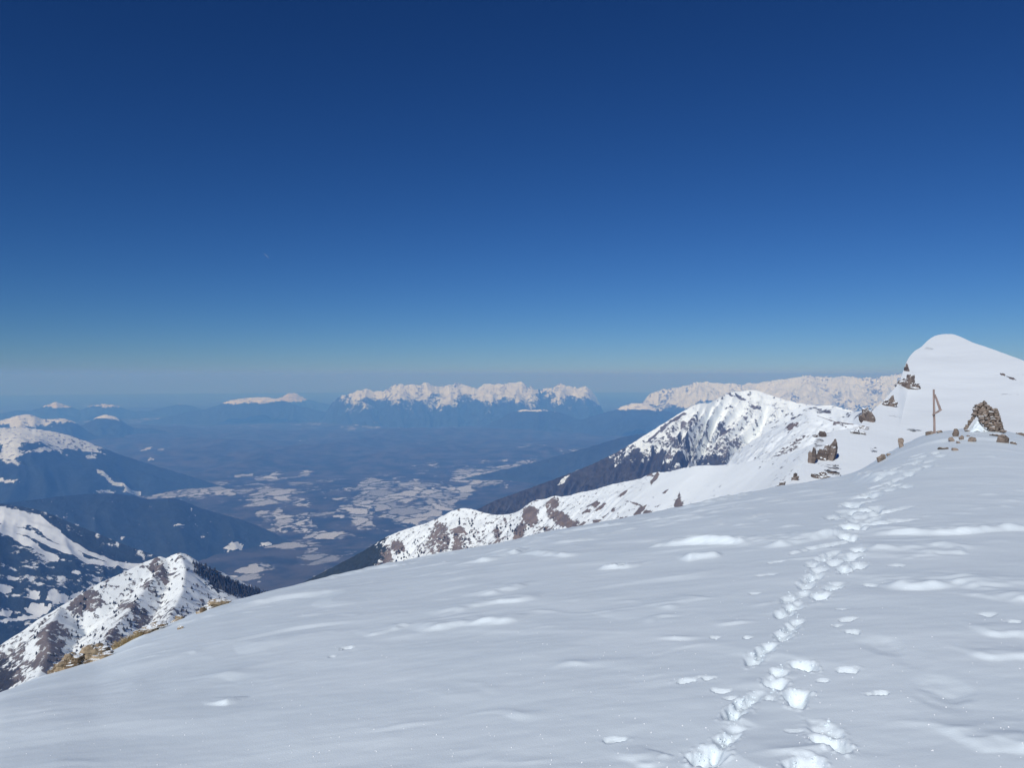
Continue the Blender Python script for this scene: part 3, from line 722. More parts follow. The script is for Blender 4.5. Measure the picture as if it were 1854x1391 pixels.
sheet('ribbed_mountain', [(760, 985, 2350), (830, 940, 2450), (900, 905, 2550), (960, 884, 2620), (1020, 862, 2690), (1070, 842, 2740), (1110, 823, 2780), (1145, 803, 2800), (1165, 790, 2820), (1200, 768, 2850), (1235, 746, 2880), (1255, 735, 2900), (1268, 730, 2920), (1285, 731, 2950), (1300, 722, 3000), (1318, 712, 3040), (1332, 709, 3060), (1345, 709, 3080),
      (1362, 706, 3090), (1375, 709, 3090), (1395, 716, 3080), (1420, 724, 3050), (1450, 731, 3000), (1480, 735, 2960), (1505, 734, 2940), (1525, 739, 2920), (1545, 745, 2900), (1600, 760, 2900), (1700, 780, 2900)],
      M_MTN, 760, 700, 0.50, 0.52, fs=0.55, nT=640, nD=170, nF=14, lean=-14, g_amp=85, g_wave=85, g_lean=0.1, g_grow=150, f_amp=14, f_wave=45, smo=3, jag=1.6, jag_w=14, seed=61, attrs=mtn, label='ribbed snow mountain with wooded foot')
def saddle(X, Y, Z, T, D, G, pk):
    return {'rock': 0.16 + 0.32 * fbm(X / 40, Y / 40, 4, 3) + 0.4 * (sstep(4, 14, D) * (1 - sstep(14, 40, D)) * sstep(0, .3, gnoise(X / 60, Y / 60, 4))), 'forest': np.zeros_like(X)}
sheet('snow_saddle', [(1380, 775, 1700), (1420, 752, 1700), (1445, 738, 1700), (1465, 733, 1700), (1490, 736, 1680), (1515, 740, 1650), (1540, 747, 1600), (1560, 744, 1560), (1590, 740, 1500), (1640, 740, 1500), (1720, 760, 1500)],
      M_MTN, 420, 300, 0.3, 0.3, nT=200, nD=60, nF=8, g_amp=14, g_wave=80, g_grow=60, f_amp=5, f_wave=60, jag=.7, seed=66, attrs=saddle, label='snow saddle behind the rocky notch')

# middle ridge and summit --------------------------------------------
M_RIDGE = mat_terrain('snow_ridge_cover', 1.15, rock=(0.24, 0.19, 0.165), rock2=(0.15, 0.125, 0.11), bump=0.8)
def mid(X, Y, Z, T, D, G, pk):
    n = fbm(X / 16, Y / 16, 4, 3)
    d = np.hypot(X, Y)
    rk = 0.13 + 0.20 * n + 0.10 * sstep(1050, 1300, d)
    rk = paint(rk, X, Y, pk, [(1120, 905, 200, 4, 14, .12), (1290, 880, 110, 40, 5, -.3), (1190, 895, 40, 22, 10, -.2), (1110, 905, 30, 8, 20, -.1)], 3, 30, .3)
    rk = paint(rk, X, Y, pk, [(960, 932, 13, 17, 30, 1.2), (940, 962, 9, 18, -18, 1.1), (1003, 912, 8, 9, 0, 1.1), (995, 925, 6, 14, 20, .7), (1020, 943, 24, 11, -28, 1.2), (1008, 935, 16, 9, -20, .9), (1040, 950, 10, 3, 40, 1.0), (1075, 912, 11, 4, 22, 1.0), (1088, 918, 12, 2.2, 38, 1.0), (1127, 894, 10, 2.4, 36, .9),
         (1158, 926, 14, 5, 46, 1.2), (1148, 912, 16, 2.2, -14, .8), (1172, 928, 9, 4, 10, .9), (1230, 903, 3, 10, -4, .8), (1228, 915, 8, 8, -20, .9), (1185, 868, 4, 14, -32, .95), (1178, 860, 8, 4, -20, .8), (1110, 923, 4, 3, 50, .9), (1080, 946, 8, 3, 20, .9), (1052, 950, 14, 2.5, 30, 1.0), (1128, 940, 8, 3, 14, .9), (1205, 890, 8, 2, 30, .7), (1062, 926, 8, 3, 30, .8), (1095, 935, 7, 2, 40, .8),
         (800, 970, 16, 30, 12, .72), (830, 960, 14, 6, 10, .95), (832, 985, 12, 22, 0, .85), (780, 985, 8, 20, 0, .6), (720, 990, 12, 12, 35, .85), (700, 1010, 10, 20, 15, .95), (855, 975, 24, 16, 10, .42), (900, 965, 8, 8, 40, .75), (895, 985, 30, 6, 30, .6), (765, 995, 12, 10, 0, .5), (915, 945, 3, 8, 20, .7), (985, 965, 20, 12, 30, .52), (690, 1030, 10, 10, 0, 1.0)], 3, 12, .35)
    rk = paint(rk, X, Y, pk, [(1480, 786, 14, 6, -30, 1.0), (1460, 862, 60, 4, 6, .2), (1500, 845, 30, 12, -25, .32)], 3, 6, .3)
    fo = 1.3 * sstep(712, 668, project(X, Y, Z)[0] + 26 * n) * (D > -999)
    fo = np.where((d > 1250), np.clip(fo, 0, 1.2), 0)
    return {'rock': rk, 'forest': fo}
mid_ridge, pick_mid = sheet('snow_ridge', [(440, 1115, 1520), (490, 1086, 1500), (540, 1060, 1480), (590, 1034, 1460), (640, 1008, 1440), (665, 994, 1432), (690, 978, 1423), (710, 968, 1416), (735, 958, 1408), (765, 950, 1397), (795, 938, 1386), (815, 927, 1379), (835, 920, 1372), (855, 922, 1359), (875, 929, 1344), (895, 933, 1329), (920, 932, 1310), (940, 926, 1295), (955, 914, 1284), (967, 906, 1275), (982, 905, 1264), (995, 902, 1254), (1003, 897, 1248), (1015, 900, 1238), (1030, 898, 1226),
      (1050, 892, 1211), (1080, 886, 1187), (1100, 879, 1171), (1130, 873, 1147), (1160, 867, 1124), (1175, 859, 1112), (1188, 855, 1102), (1210, 855, 1085), (1240, 847, 1064), (1265, 843, 1045), (1300, 843, 1020), (1330, 840, 996), (1370, 833, 964), (1400, 829, 940), (1430, 821, 916), (1450, 814, 900), (1480, 800, 884), (1530, 790, 857), (1600, 800, 820)],
      M_RIDGE, 190, 200, 0.56, 0.56, fs=0.9, nT=900, nD=110, nF=14, lean=-34, g_amp=10, g_wave=30, g_lean=0.25, g_grow=45, f_amp=3.5, f_wave=24, jag=1.4, jag_w=20, smo=3, soften=14, gmask=[(640, 1), (1100, .8), (1180, .3), (1220, .03), (1600, .03)], seed=71, attrs=mid, label='long bright snow ridge below the summit', pw=1.8)

# flank of grooved snow between the ridge and the saddle
def groove(X, Y, Z, T, D, G, pk):
    n = fbm(X / 14, Y / 14, 4, 3)
    rk = 0.10 + 0.22 * n + 0.22 * (G - 0.3)
    rk = paint(rk, X, Y, pk, [(1432, 772, 12, 5, 28, 1.0), (1420, 820, 40, 5, 32, .5), (1445, 800, 20, 4, 32, .45), (1500, 760, 30, 1.8, -24, .9), (1530, 764, 14, 6, -16, .75)], 3, 8, .3)
    return {'rock': rk}
sheet('grooved_snow_flank', [(1330, 822, 1250), (1360, 800, 1230), (1390, 782, 1210), (1420, 765, 1190), (1445, 757, 1170), (1465, 752, 1150), (1478, 752, 1140), (1500, 760, 1120), (1530, 766, 1100), (1570, 772, 1080), (1640, 780, 1050)],
      M_RIDGE, 260, 200, 0.42, 0.45, fs=0.6, nT=260, nD=90, nF=10, lean=-22, g_amp=5, g_wave=30, g_grow=50, f_amp=3.5, f_wave=22, soften=10, jag=.6, seed=77, attrs=groove, label='grooved snow flank above the ridge')

def summ(X, Y, Z, T, D, G, pk):
    n = fbm(X / 5, Y / 5, 4, 3)
    rk = np.full(X.shape, -0.25) + 0.1 * n
    rk = paint(rk, X, Y, pk, [(1815, 678, 6, 1.5, -18, 1.1), (1832, 685, 10, 1.6, -22, 1.1), (1500, 845, 30, 10, -28, .22), (1484, 806, 10, 24, 10, .26), (1585, 815, 8, 5, 0, .42), (1655, 676, 6, 4, 0, .4), (1625, 705, 14, 8, 45, .33)], 3, 3, .3)
    return {'rock': rk}
SUM_PX = [(1370, 925), (1405, 893), (1425, 878), (1440, 866), (1452, 846), (1460, 830), (1468, 812), (1474, 798), (1480, 790), (1495, 786), (1520, 780), (1545, 776), (1556, 771),
      (1572, 752), (1585, 738), (1600, 726), (1615, 708), (1626, 697), (1633, 682), (1637, 664), (1645, 647), (1656, 635), (1668, 629), (1682, 614), (1695, 607), (1712, 604.5), (1726, 605), (1740, 610), (1760, 620), (1785, 628), (1815, 639), (1840, 648), (1870, 660), (1950, 690), (2100, 730), (2300, 770)]
SUM = []
for a_, b_ in SUM_PX:                      # the crest lies on one tilted snow face that rises away from the camera
    d_ = ray(a_, b_); te = d_[2] / math.hypot(d_[0], d_[1])
    SUM.append((a_, b_, (EYE + 23.6) / (0.136 - te)))
summit, pick_sum = sheet('snow_summit', SUM, M_RIDGE, 208, 60, 0.125, 0.125, fs=1.3, nT=700, nD=110, nF=14, lean=0, g_amp=0.0, f_amp=1.6, f_wave=75, smo=2.5, decay=.08, plane=(-23.6, 0.136), jag=.7, jag_w=18, seed=79, attrs=summ, label='smooth white snow summit on the right', pw=1.3, rel=300)

# small peak lower left ----------------------------------------------
M_PEAK = mat_terrain('small_peak_cover', 1.3, rock=(0.20, 0.165, 0.15), rock2=(0.13, 0.115, 0.11), forest=(0.04, 0.038, 0.038), bump=0.8)
PK_RIDGES = [[(-160, 1330, 1010), (-60, 1240, 1040), (20, 1165, 1070), (60, 1132, 1085), (110, 1098, 1100), (180, 1056, 1120), (230, 1034, 1135), (262, 1018, 1145), (290, 1007, 1150), (301, 1011, 1150), (312, 1005, 1150), (325, 1000.5, 1150), (338, 1004, 1152), (352, 1016, 1158), (380, 1030, 1170), (410, 1047, 1185), (450, 1063, 1200), (500, 1078, 1225), (560, 1095, 1250), (660, 1130, 1290)],
             [(301, 1012, 1148), (285, 1035, 1120), (262, 1068, 1075), (235, 1102, 1020), (205, 1140, 965), (170, 1185, 900), (120, 1250, 820)],
             [(325, 1001, 1150), (335, 1030, 1115), (330, 1070, 1050), (300, 1130, 960)],
             [(110, 1098, 1100), (85, 1140, 1040), (90, 1180, 990), (60, 1240, 930)]]
pr = [np.array([at(*p) for p in rr]) for rr in PK_RIDGES]
gx_, gy_ = np.meshgrid(np.linspace(-900, -150, 400), np.linspace(640, 1330, 360))
pz = np.full(gx_.shape, -2000.0); pd = np.zeros(gx_.shape); pt = np.zeros(gx_.shape)
for ri, P in enumerate(pr):
    acc = 0.0
    for i in range(len(P) - 1):
        a, b = P[i], P[i + 1]; d = (b - a)[:2]; L2 = float(d @ d)
        u = np.clip(((gx_ - a[0]) * d[0] + (gy_ - a[1]) * d[1]) / L2, 0, 1)
        dd = np.hypot(gx_ - a[0] - u * d[0], gy_ - a[1] - u * d[1])
        z = a[2] + u * (b[2] - a[2]) - (0.78 if ri == 0 else 0.62) * dd - (0 if ri == 0 else 0.0)
        tq = acc + u * math.sqrt(L2)
        up = z > pz
        pz = np.where(up, z, pz); pd = np.where(up, dd, pd); pt = np.where(up, tq + ri * 900, pt)
        acc += math.sqrt(L2)
kk5 = np.array([1, 2, 3, 2, 1.0]); kk5 /= kk5.sum()
gul = np.abs(gnoise(pt / 26, pd / 150, 5)) * 2
pz = pz - 6 * gul * np.clip(pd / 40, 0, 1) + 2.2 * fbm(gx_ / 22, gy_ / 22, 4, 8) * np.clip(pd / 15, 0, 1)
ppk = Pick(gx_, gy_, pz, gy_ < 1180)
nn = fbm(gx_ / 14, gy_ / 14, 4, 3)
prk = 0.27 + 0.30 * nn + 0.25 * (gul - .35)
prk = paint(prk, gx_, gy_, ppk, [(290, 1035, 10, 26, 24, .95), (270, 1060, 8, 26, 32, .8), (230, 1095, 12, 40, 38, .72), (165, 1090, 18, 14, 30, 1.1), (150, 1110, 24, 10, 20, 1.0), (160, 1130, 8, 16, 0, .9), (60, 1130, 26, 8, 36, .9), (85, 1165, 30, 20, 20, 1.0), (75, 1195, 20, 20, 40, .95), (40, 1170, 14, 12, 0, .45), (55, 1175, 12, 22, -18, .2),
      (130, 1125, 22, 14, 0, -.05), (150, 1140, 22, 12, 0, .1), (200, 1085, 26, 22, 30, .26), (330, 1060, 30, 20, 0, .05), (345, 1035, 12, 18, 10, -.1), (290, 1100, 18, 20, 30, .35), (20, 1210, 24, 30, 20, .75), (70, 1158, 9, 7, -40, .0), (245, 1110, 6, 46, 40, .85), (260, 1120, 14, 20, 30, .7), (205, 1150, 14, 14, 0, .8), (50, 1215, 10, 24, 30, .3)], 5, 9, .35)
prk = paint(prk, gx_, gy_, ppk, [(150, 1100, 30, 16, 34, .78), (90, 1142, 34, 14, 34, .8), (90, 1180, 26, 24, 20, .82), (40, 1195, 26, 20, 30, .6), (128, 1128, 16, 12, 0, .05), (165, 1138, 18, 10, 20, .12), (55, 1178, 10, 18, -18, .1)], 5, 9, .35)
prk = np.minimum(prk + 0.12 * fbm(gx_ / 6, gy_ / 6, 3, 44), 0.86)
pfo = np.zeros(gx_.shape)
pfo = paint(pfo, gx_, gy_, ppk, [(400, 1062, 26, 16, -24, .8), (440, 1072, 34, 9, -14, 1.0), (375, 1040, 16, 8, -24, .45), (10, 1215, 24, 30, 30, .6), (-20, 1240, 40, 40, 30, .9)], 5, 12, .4)
pfo = np.where(gy_ > 1215, 0.9, pfo)
peak = grid_mesh('small_peak', gx_, gy_, pz, M_PEAK, {'rock': prk, 'forest': pfo})
tag(peak, 'small pointed snow and scree peak at lower left', kind='structure')

# ------------------------------------------------------------------ haze
hb = bmesh.new()
bmesh.ops.create_cube(hb, size=1.0)
hz = bpy.data.meshes.new('haze'); hb.to_mesh(hz); hb.free()
haze = link(bpy.data.objects.new('haze', hz))
HZ0, HZ1 = -1150.0, 60.0
haze.location = (0, 20000, (HZ0 + HZ1) / 2); haze.scale = (80000, 48000, HZ1 - HZ0)
hm = bpy.data.materials.new('valley_haze'); t, out = nt(hm)
pv = t.nodes.new('ShaderNodeVolumePrincipled')
pv.inputs['Color'].default_value = (0.15, 0.41, 1.0, 1)
pv.inputs['Absorption Color'].default_value = (0.72, 0.70, 0.70, 1)
pv.inputs['Density'].default_value = 1.4e-4
pv.inputs['Anisotropy'].default_value = -0.08
t.links.new(pv.outputs[0], out.inputs['Volume'])
hz.materials.append(hm)
tag(haze, 'blue haze filling the air over the valley', 'haze', kind='stuff')

# ================================================================== OBJECTS
def mesh_obj(name, bm, mat, parent=None, smooth_=True):
    me = bpy.data.meshes.new(name); bm.to_mesh(me); bm.free()
    if smooth_: me.polygons.foreach_set('use_smooth', np.ones(len(me.polygons), bool))
    for m_ in (mat if isinstance(mat, (list, tuple)) else [mat]): me.materials.append(m_)
    me.update()
    return link(bpy.data.objects.new(name, me), parent)
def rock_bm(seed, size, sub=3, cuts=11, strata=0, square=3.0, rough=0.10):
    """a broken stone: squared-off ball, clipped by random planes, layered and roughened; base at z = 0"""
    rg = random.Random(seed)
    bm = bmesh.new()
    bmesh.ops.create_icosphere(bm, subdivisions=sub, radius=1.0)
    pl = []
    for _ in range(cuts):
        v = Vector((rg.gauss(0, 1), rg.gauss(0, 1), rg.gauss(0, .8))).normalized()
        pl.append((v, rg.uniform(0.5, 0.92)))
    off = Vector((rg.uniform(0, 50), rg.uniform(0, 50), rg.uniform(0, 50)))
    lay = [rg.uniform(-0.16, 0.12) for _ in range(40)]
    for v in bm.verts:
        p = v.co.copy()
        n4 = (abs(p.x) ** square + abs(p.y) ** square + abs(p.z) ** square) ** (1 / square)
        p /= max(n4, 1e-6)
        for nrm, d in pl:
            k_ = p.dot(nrm) - d
            if k_ > 0: p -= nrm * k_ * 0.92
        p += v.co * (mnoise.noise(p * 1.6 + off) * rough * 2 + mnoise.noise(p * 4.1 + off) * rough + mnoise.noise(p * 9.0 + off) * rough * .5)
        if strata:
            li = int((p.z + 1.2) * strata * 0.5 + mnoise.noise(p * 1.2 + off) * 0.4)
            f_ = 1 + lay[li % 40]
            p.x *= f_; p.y *= f_
        v.co = Vector((p.x * size[0] / 2, p.y * size[1] / 2, (p.z + 0.8) * size[2] / 1.75))
    bm.normal_update()
    return bm
def sight(pick, px, py):
    p = pick(px, py)
    return Vector(p), float(p[1]) / FPX          # ground point, metres per sighted pixel there

def loose_rock(label, px, py, w, h, seed, mat=None, pick=None, depth=0.8, sub=3, strata=3, sink=0.22, rot=None):
    p, m_ = sight(pick or pick_snow, px, py)
    bm = rock_bm(seed, (w * m_, w * m_ * depth, h * m_ * (1 + sink)), sub, strata=strata)
    o = mesh_obj('loose_rock', bm, mat or M_ROCK, smooth_=False)
    rg = random.Random(seed + 5)
    o.location = (p.x, p.y, p.z - h * m_ * sink)
    o.rotation_euler = (rg.uniform(-.08, .08), rg.uniform(-.1, .1), -math.atan2(p.x, p.y) + (rg.uniform(-.35, .35) if rot is None else rot))
    return tag(o, label, 'rock', 'loose rocks poking through the snow')
def outcrop(label, px, py, w, h, n, seed, pick, mat=None, depth=0.7, tilt=0.0, slope=0.0, group='rock outcrops along the snow edges', sink=0.25, sub=3, strata=5):
    """px, py: foot of the outcrop; w, h in sighted pixels; slope: rise of the foot line to the right"""
    p, m_ = sight(pick, px, py)
    e = empty('rock_outcrop', p, -math.atan2(p.x, p.y))
    rg = random.Random(seed)
    W, H = w * m_, h * m_
    for i in range(n):
        u = (i + 0.5) / n - 0.5 + rg.uniform(-.12, .12)
        bw = W * rg.uniform(0.45, 0.78) if n > 1 else W
        env = 1 - abs(u) * 0.9
        bh = H * rg.uniform(0.6, 1.0) * env
        if i == n // 2: bh = H; bw = max(bw, W * 0.55)
        o = mesh_obj('ledge', rock_bm(seed * 31 + i, (bw, W * depth * rg.uniform(.6, 1), bh * (1 + sink)), sub, strata=strata), mat or M_CLIFF, e, smooth_=False)
        o.location = (u * W * 0.75, rg.uniform(-.12, .2) * W * depth, -bh * sink + u * W * slope)
        o.rotation_euler = (rg.uniform(-.1, .1), tilt + rg.uniform(-.1, .1), rg.uniform(-.4, .4))
    return tag(e, label, 'rock outcrop', group)

# ------------------------------------------------------------------ wooden post on the hump
pp, m1 = sight(pick_snow, 1693, 783)
post = empty('wooden_post', pp, -math.atan2(pp.x, pp.y))
tag(post, 'weathered wooden post with a broken slanting arm on the snow hump', 'post')
def bar(name, a, b, w0, w1, parent, mat, seed=0, depth=None):
    """a squared, slightly crooked timber from a to b"""
    a, b = Vector(a), Vector(b)
    rg = random.Random(seed)
    bm = bmesh.new(); rings = []
    ax = (b - a).normalized(); sx = ax.cross(Vector((0, 1, 0))).normalized(); sy = sx.cross(ax)
    for i in range(9):
        t_ = i / 8; c = a.lerp(b, t_); w = w0 + (w1 - w0) * t_
        c = c + sx * rg.uniform(-.06, .06) * w
        rings.append([bm.verts.new(c + sx * cx_ * w * .5 * rg.uniform(.9, 1.06) + sy * cy_ * (depth or w) * .5) for cx_, cy_ in ((-.8, -1), (.8, -1), (1, -.8), (1, .8), (.8, 1), (-.8, 1), (-1, .8), (-1, -.8))])
    for r0, r1 in zip(rings, rings[1:]):
        for i in range(8): bm.faces.new((r0[i], r0[(i + 1) % 8], r1[(i + 1) % 8], r1[i]))
    bm.faces.new(rings[0][::-1]); bm.faces.new(rings[-1])
    bmesh.ops.recalc_face_normals(bm, faces=bm.faces)
    return mesh_obj(name, bm, mat, parent, False)
bar('pole', (0, 0, -0.25), (-2 * m1, 0, 80 * m1), 4.1 * m1, 3.3 * m1, post, M_WOOD, 3)
arm = bar('arm', (-0.2 * m1, -2.3 * m1, 71 * m1), (9.0 * m1, -2.6 * m1, 42 * m1), 3.3 * m1, 4.6 * m1, post, M_WOOD, 4, 1.6 * m1)
bar('crosspiece', (-4 * m1, -4.6 * m1, 33.5 * m1), (11.0 * m1, -4.9 * m1, 44.5 * m1), 2.6 * m1, 3.8 * m1, post, M_WOOD, 5, 1.5 * m1)

# ------------------------------------------------------------------ cairn
cpnt, m2 = sight(pick_snow, 1783, 779)
cairn = empty('cairn', cpnt, -math.atan2(cpnt.x, cpnt.y))
tag(cairn, 'tall cairn of stacked flat stones with snow packed in its hollow', 'cairn')
rg = random.Random(11)
stone_meshes = []
for i in range(14):
    bm = rock_bm(900 + i, (1, 1, 1), 2, cuts=8, strata=2, square=5, rough=.06)
    me = bpy.data.meshes.new('stone'); bm.to_mesh(me); bm.free(); me.materials.append(M_ROCK); stone_meshes.append(me)
def stone(x, y, z, w, d, h, tilt=0.0):
    o = bpy.data.objects.new('stone', rg.choice(stone_meshes)); link(o, cairn)
    o.location = (x * m2, y * m2, z * m2); o.scale = (w * m2, d * m2, h * m2)
    o.rotation_euler = (rg.uniform(-.12, .12), tilt + rg.uniform(-.14, .14), rg.uniform(-.5, .5))
# (height above foot, left edge, right edge) in sighted pixels from the foot point
PROF = [(0, 6, 29), (4, 4, 26), (8, 0, 25), (12, -5, 25.5), (16, -8, 24), (20, -10, 23.5), (24, -12, 22), (28, -20, 21), (32, -19, 20), (36, -18, 17.5), (40, -17, 9), (44, -16, 5), (47.5, -6, 2)]
for z0, xl, xr in PROF:
    for dy in (-11, -2, 7):
        x = xl + rg.uniform(-1, 1)
        while x < xr - 1:
            w = rg.uniform(6, 13)
            if x + w > xr + 2.5: w = max(4.5, xr + 2 - x)
            dpt = rg.uniform(8, 13); h = rg.uniform(4.4, 6.6)
            stone(x + w / 2, dy * (1 - z0 / 75) + rg.uniform(-1.6, 1.6), z0 - 1 + rg.uniform(-.8, .8), w * 1.12, dpt, h)
            x += w * 0.92
for i in range(8):                                    # the slanting stones of the left leg
    t_ = i / 7
    stone(-29 + 14 * t_, -6 + rg.uniform(-2, 2), 1 + 23 * t_, rg.uniform(6, 9), 9, 5.5, tilt=-0.5)
for x, y, z, w, h in ((-25, -12, -2, 15, 3.5), (-13, -10, 0, 15, 3.6), (-2, -13, -1.5, 7, 3), (30, -4, -2, 13, 4), (24, -8, -3, 7, 3.5), (3, -6, 47, 7, 8)):
    stone(x if h < 8 else -1, y, z, w, 9, h)
# snow packed in the hollow
bm = bmesh.new()
bmesh.ops.create_grid(bm, x_segments=26, y_segments=20, size=0.5)
for v in bm.verts:
    u, q = v.co.x + .5, v.co.y + .5
    xx = -27 + 37 * u
    top = 19 * math.exp(-((xx + 11 + 3 * mnoise.noise(Vector((q * 3, 7, 1)))) / 9.5) ** 2) * (0.25 + 0.75 * q ** .7) + 2.0
    top += 3.2 * mnoise.noise(Vector((u * 5, q * 5, 3)))
    yy = -24 + 24 * q
    edge = min(1, min(u, 1 - u) * 8)
    v.co = Vector((xx * m2, yy * m2, (top * edge - 4 * (1 - q) - 2) * m2))
bm.normal_update()
drift = mesh_obj('snow_drift', bm, M_SNOW, cairn)

# ------------------------------------------------------------------ rocks round the post and the cairn
LR = [('low grey brown rock hugging the left foot of the post', 1683, 783, 19, 7), ('thin dark stone lying at the right foot of the post', 1701, 783, 14, 5),
      ('rounded grey block midway between post and cairn', 1731, 789, 13, 14), ('brown stone just right of the rounded grey block', 1740, 796, 11, 8),
      ('small grey stone below left of the rounded block', 1724, 800, 11, 8), ('tiny flat stone under the small grey stone', 1734, 803, 9, 4),
      ('flat tan stone alone in the snow below the cairn', 1762, 800, 16, 8), ('long flat tan sliver of rock lowest left below the post', 1707, 813, 20, 4),
      ('short flat dark stone right of the long tan sliver', 1730, 816, 12, 5), ('pebble sized dark stone between rounded block and cairn', 1754, 789, 6, 3),
      ('long dark flat stone in front of the cairn', 1804, 789, 22, 5), ('jagged reddish brown rock heap right below the cairn', 1816, 802, 27, 17),
      ('flat brown stone right of the reddish rock heap', 1836, 804, 12, 5), ('dark low slab at the right edge of the snow hump', 1849, 785, 18, 5),
      ('square brown block standing on the left edge of the hump', 1630, 809, 12, 17), ('squat brown block lower down the left hump edge', 1595, 834, 15, 14),
      ('small dark stone just above the squat brown block', 1607, 824, 8, 5)]
for i, (lb, x, y, w, h) in enumerate(LR):
    loose_rock(lb, x, y, w, h, 60 + i, strata=4 if h > 9 else 2)

# ochre rocks along the lower left snow edge
YR = [('tawny flat rock slab topmost on the lower left snow edge', 390, 1098, 46, 13, 3), ('small tawny stone just below the topmost slab', 364, 1108, 18, 9, 2), ('thin brown rock sliver midway down the left snow edge', 322, 1121, 24, 8, 2),
      ('slanting tawny ledge above the dry grass', 272, 1143, 62, 13, 4), ('large layered ochre block on the lower left snow edge', 166, 1184, 60, 25, 4), ('flat ochre slab below the large layered block', 178, 1194, 42, 11, 3), ('lowest ochre rock on the left snow edge', 122, 1210, 52, 24, 4)]
for i, (lb, x, y, w, h, n) in enumerate(YR):
    outcrop(lb, x, y, w, h, n + 2, 140 + i, pick_snow, M_YROCK, 0.55, slope=0.42, group='ochre rocks on the left snow edge', sink=0.3, strata=9, sub=4)
loose_rock('tiny tawny stone poking out below the thin sliver', 327, 1139, 15, 5, 155, M_YROCK)
# dry grass
def grass(label, px, py, w, h, n, seed):
    p, m_ = sight(pick_snow, px, py)
    rg_ = random.Random(seed); bm = bmesh.new()
    for i in range(n):
        u = rg_.uniform(-.5, .5)
        b0 = Vector((u * w * m_, rg_.uniform(-.2, .25) * w * m_ * .5, u * w * m_ * .38 - 1.2 * m_))
        L = h * m_ * rg_.uniform(.5, 1.1); a_ = rg_.uniform(-1.2, 1.2); q = rg_.uniform(-.9, .9)
        d1 = Vector((math.sin(a_) * .7, math.sin(q) * .7, 1)).normalized()
        mid_ = b0 + d1 * L * .55; tip = mid_ + (d1 + Vector((rg_.uniform(-.8, .8), rg_.uniform(-.6, .6), -.5))).normalized() * L * .45
        sd = Vector((.0035, rg_.uniform(-.002, .002), 0))
        v = [bm.verts.new(b0 - sd), bm.verts.new(b0 + sd), bm.verts.new(mid_ + sd * .8), bm.verts.new(mid_ - sd * .8), bm.verts.new(tip)]
        bm.faces.new(v[:4]); bm.faces.new((v[3], v[2], v[4]))
    o = mesh_obj('grass_tuft', bm, M_GRASS, smooth_=False)
    o.location = p; o.rotation_euler = (0, 0, -math.atan2(p.x, p.y))
    return tag(o, label, 'grass')
grass('tuft of dry straw grass on the left snow edge', 228, 1161, 46, 17, 420, 5)

# ------------------------------------------------------------------ crags of the summit edge and the spur
OC = [('narrow dark rock high on the left shoulder of the summit', 1641, 672, 9, 16, 3, pick_sum, 0), ('broad dark crag bulging from the left edge of the summit', 1641, 702, 33, 28, 5, pick_sum, .12), ('pointed brown crag on the summit edge below the broad one', 1608, 734, 24, 23, 4, pick_sum, .15),
      ('upright layered crag above the notch of the summit edge', 1573, 762, 26, 30, 5, pick_sum, -.15), ('flat snow capped ledge at the foot of the summit edge', 1558, 776, 30, 9, 3, pick_sum, 0), ('squat brown ledge lowest at the foot of the summit edge', 1551, 784, 24, 10, 3, pick_sum, 0),
      ('tall snow streaked crag on the spur above the ridge', 1490, 832, 27, 44, 6, pick_sum, .3), ('pointed brown slab left of the tall spur crag', 1467, 838, 16, 32, 2, pick_sum, .1), ('small brown slab on top of the spur', 1478, 788, 20, 11, 2, pick_sum, .3),
      ('low broken rocks at the foot of the spur', 1484, 866, 32, 13, 5, pick_sum, 0), ('small streaked rock left of the broken spur rocks', 1437, 868, 12, 15, 3, pick_sum, .2), ('rounded brown crag where spur meets the near snow edge', 1411, 880, 20, 17, 3, pick_sum, 0)]
for i, (lb, x, y, w, h, n, pk_, tl) in enumerate(OC):
    outcrop(lb, x + 2, y + 1, w, h * .86, n, 200 + i, pk_, M_CLIFF, 0.6, tilt=tl, group='crags on the summit edge and spur', strata=7, sink=.4, sub=4)

# ------------------------------------------------------------------ scattered conifers
def tree_bm(seed):
    rg_ = random.Random(seed); bm = bmesh.new()
    def ring(z, r, n_, c=(0, 0)):
        return [bm.verts.new((c[0] + r * math.cos(6.283 * i / n_) * rg_.uniform(.65, 1.25), c[1] + r * math.sin(6.283 * i / n_) * rg_.uniform(.65, 1.25), z + rg_.uniform(-.03, .03))) for i in range(n_)]
    a, b = ring(-.1, .03, 5), ring(.3, .025, 5)
    for i in range(5): bm.faces.new((a[i], a[(i + 1) % 5], b[(i + 1) % 5], b[i]))
    nt_ = len(bm.faces)
    for z, r in ((.10, .30), (.30, .26), (.48, .20), (.66, .14)):
        rr_ = ring(z, r, 8); top = bm.verts.new((rg_.uniform(-.03, .03), rg_.uniform(-.03, .03), z + .36))
        low = bm.verts.new((0, 0, z + .07))
        for i in range(8):
            bm.faces.new((rr_[i], rr_[(i + 1) % 8], top)); bm.faces.new((rr_[(i + 1) % 8], rr_[i], low))
    return bm
TREES = []
for i in range(4):
    me = bpy.data.meshes.new('pine_tree'); b_ = tree_bm(700 + i); b_.to_mesh(me); b_.free(); me.materials.append(M_TREE); TREES.append(me)
def plant(p, h, rg_, label, group):
    o = bpy.data.objects.new('pine_tree', rg_.choice(TREES)); link(o)
    o.location = (p[0], p[1], p[2] - .1 * h); w_ = h * rg_.uniform(.9, 1.5); o.scale = (w_, w_, h)
    o.rotation_euler = (0, 0, rg_.uniform(0, 6.28))
    tag(o, label, 'tree', group)
rg = random.Random(77)
n_ = 0
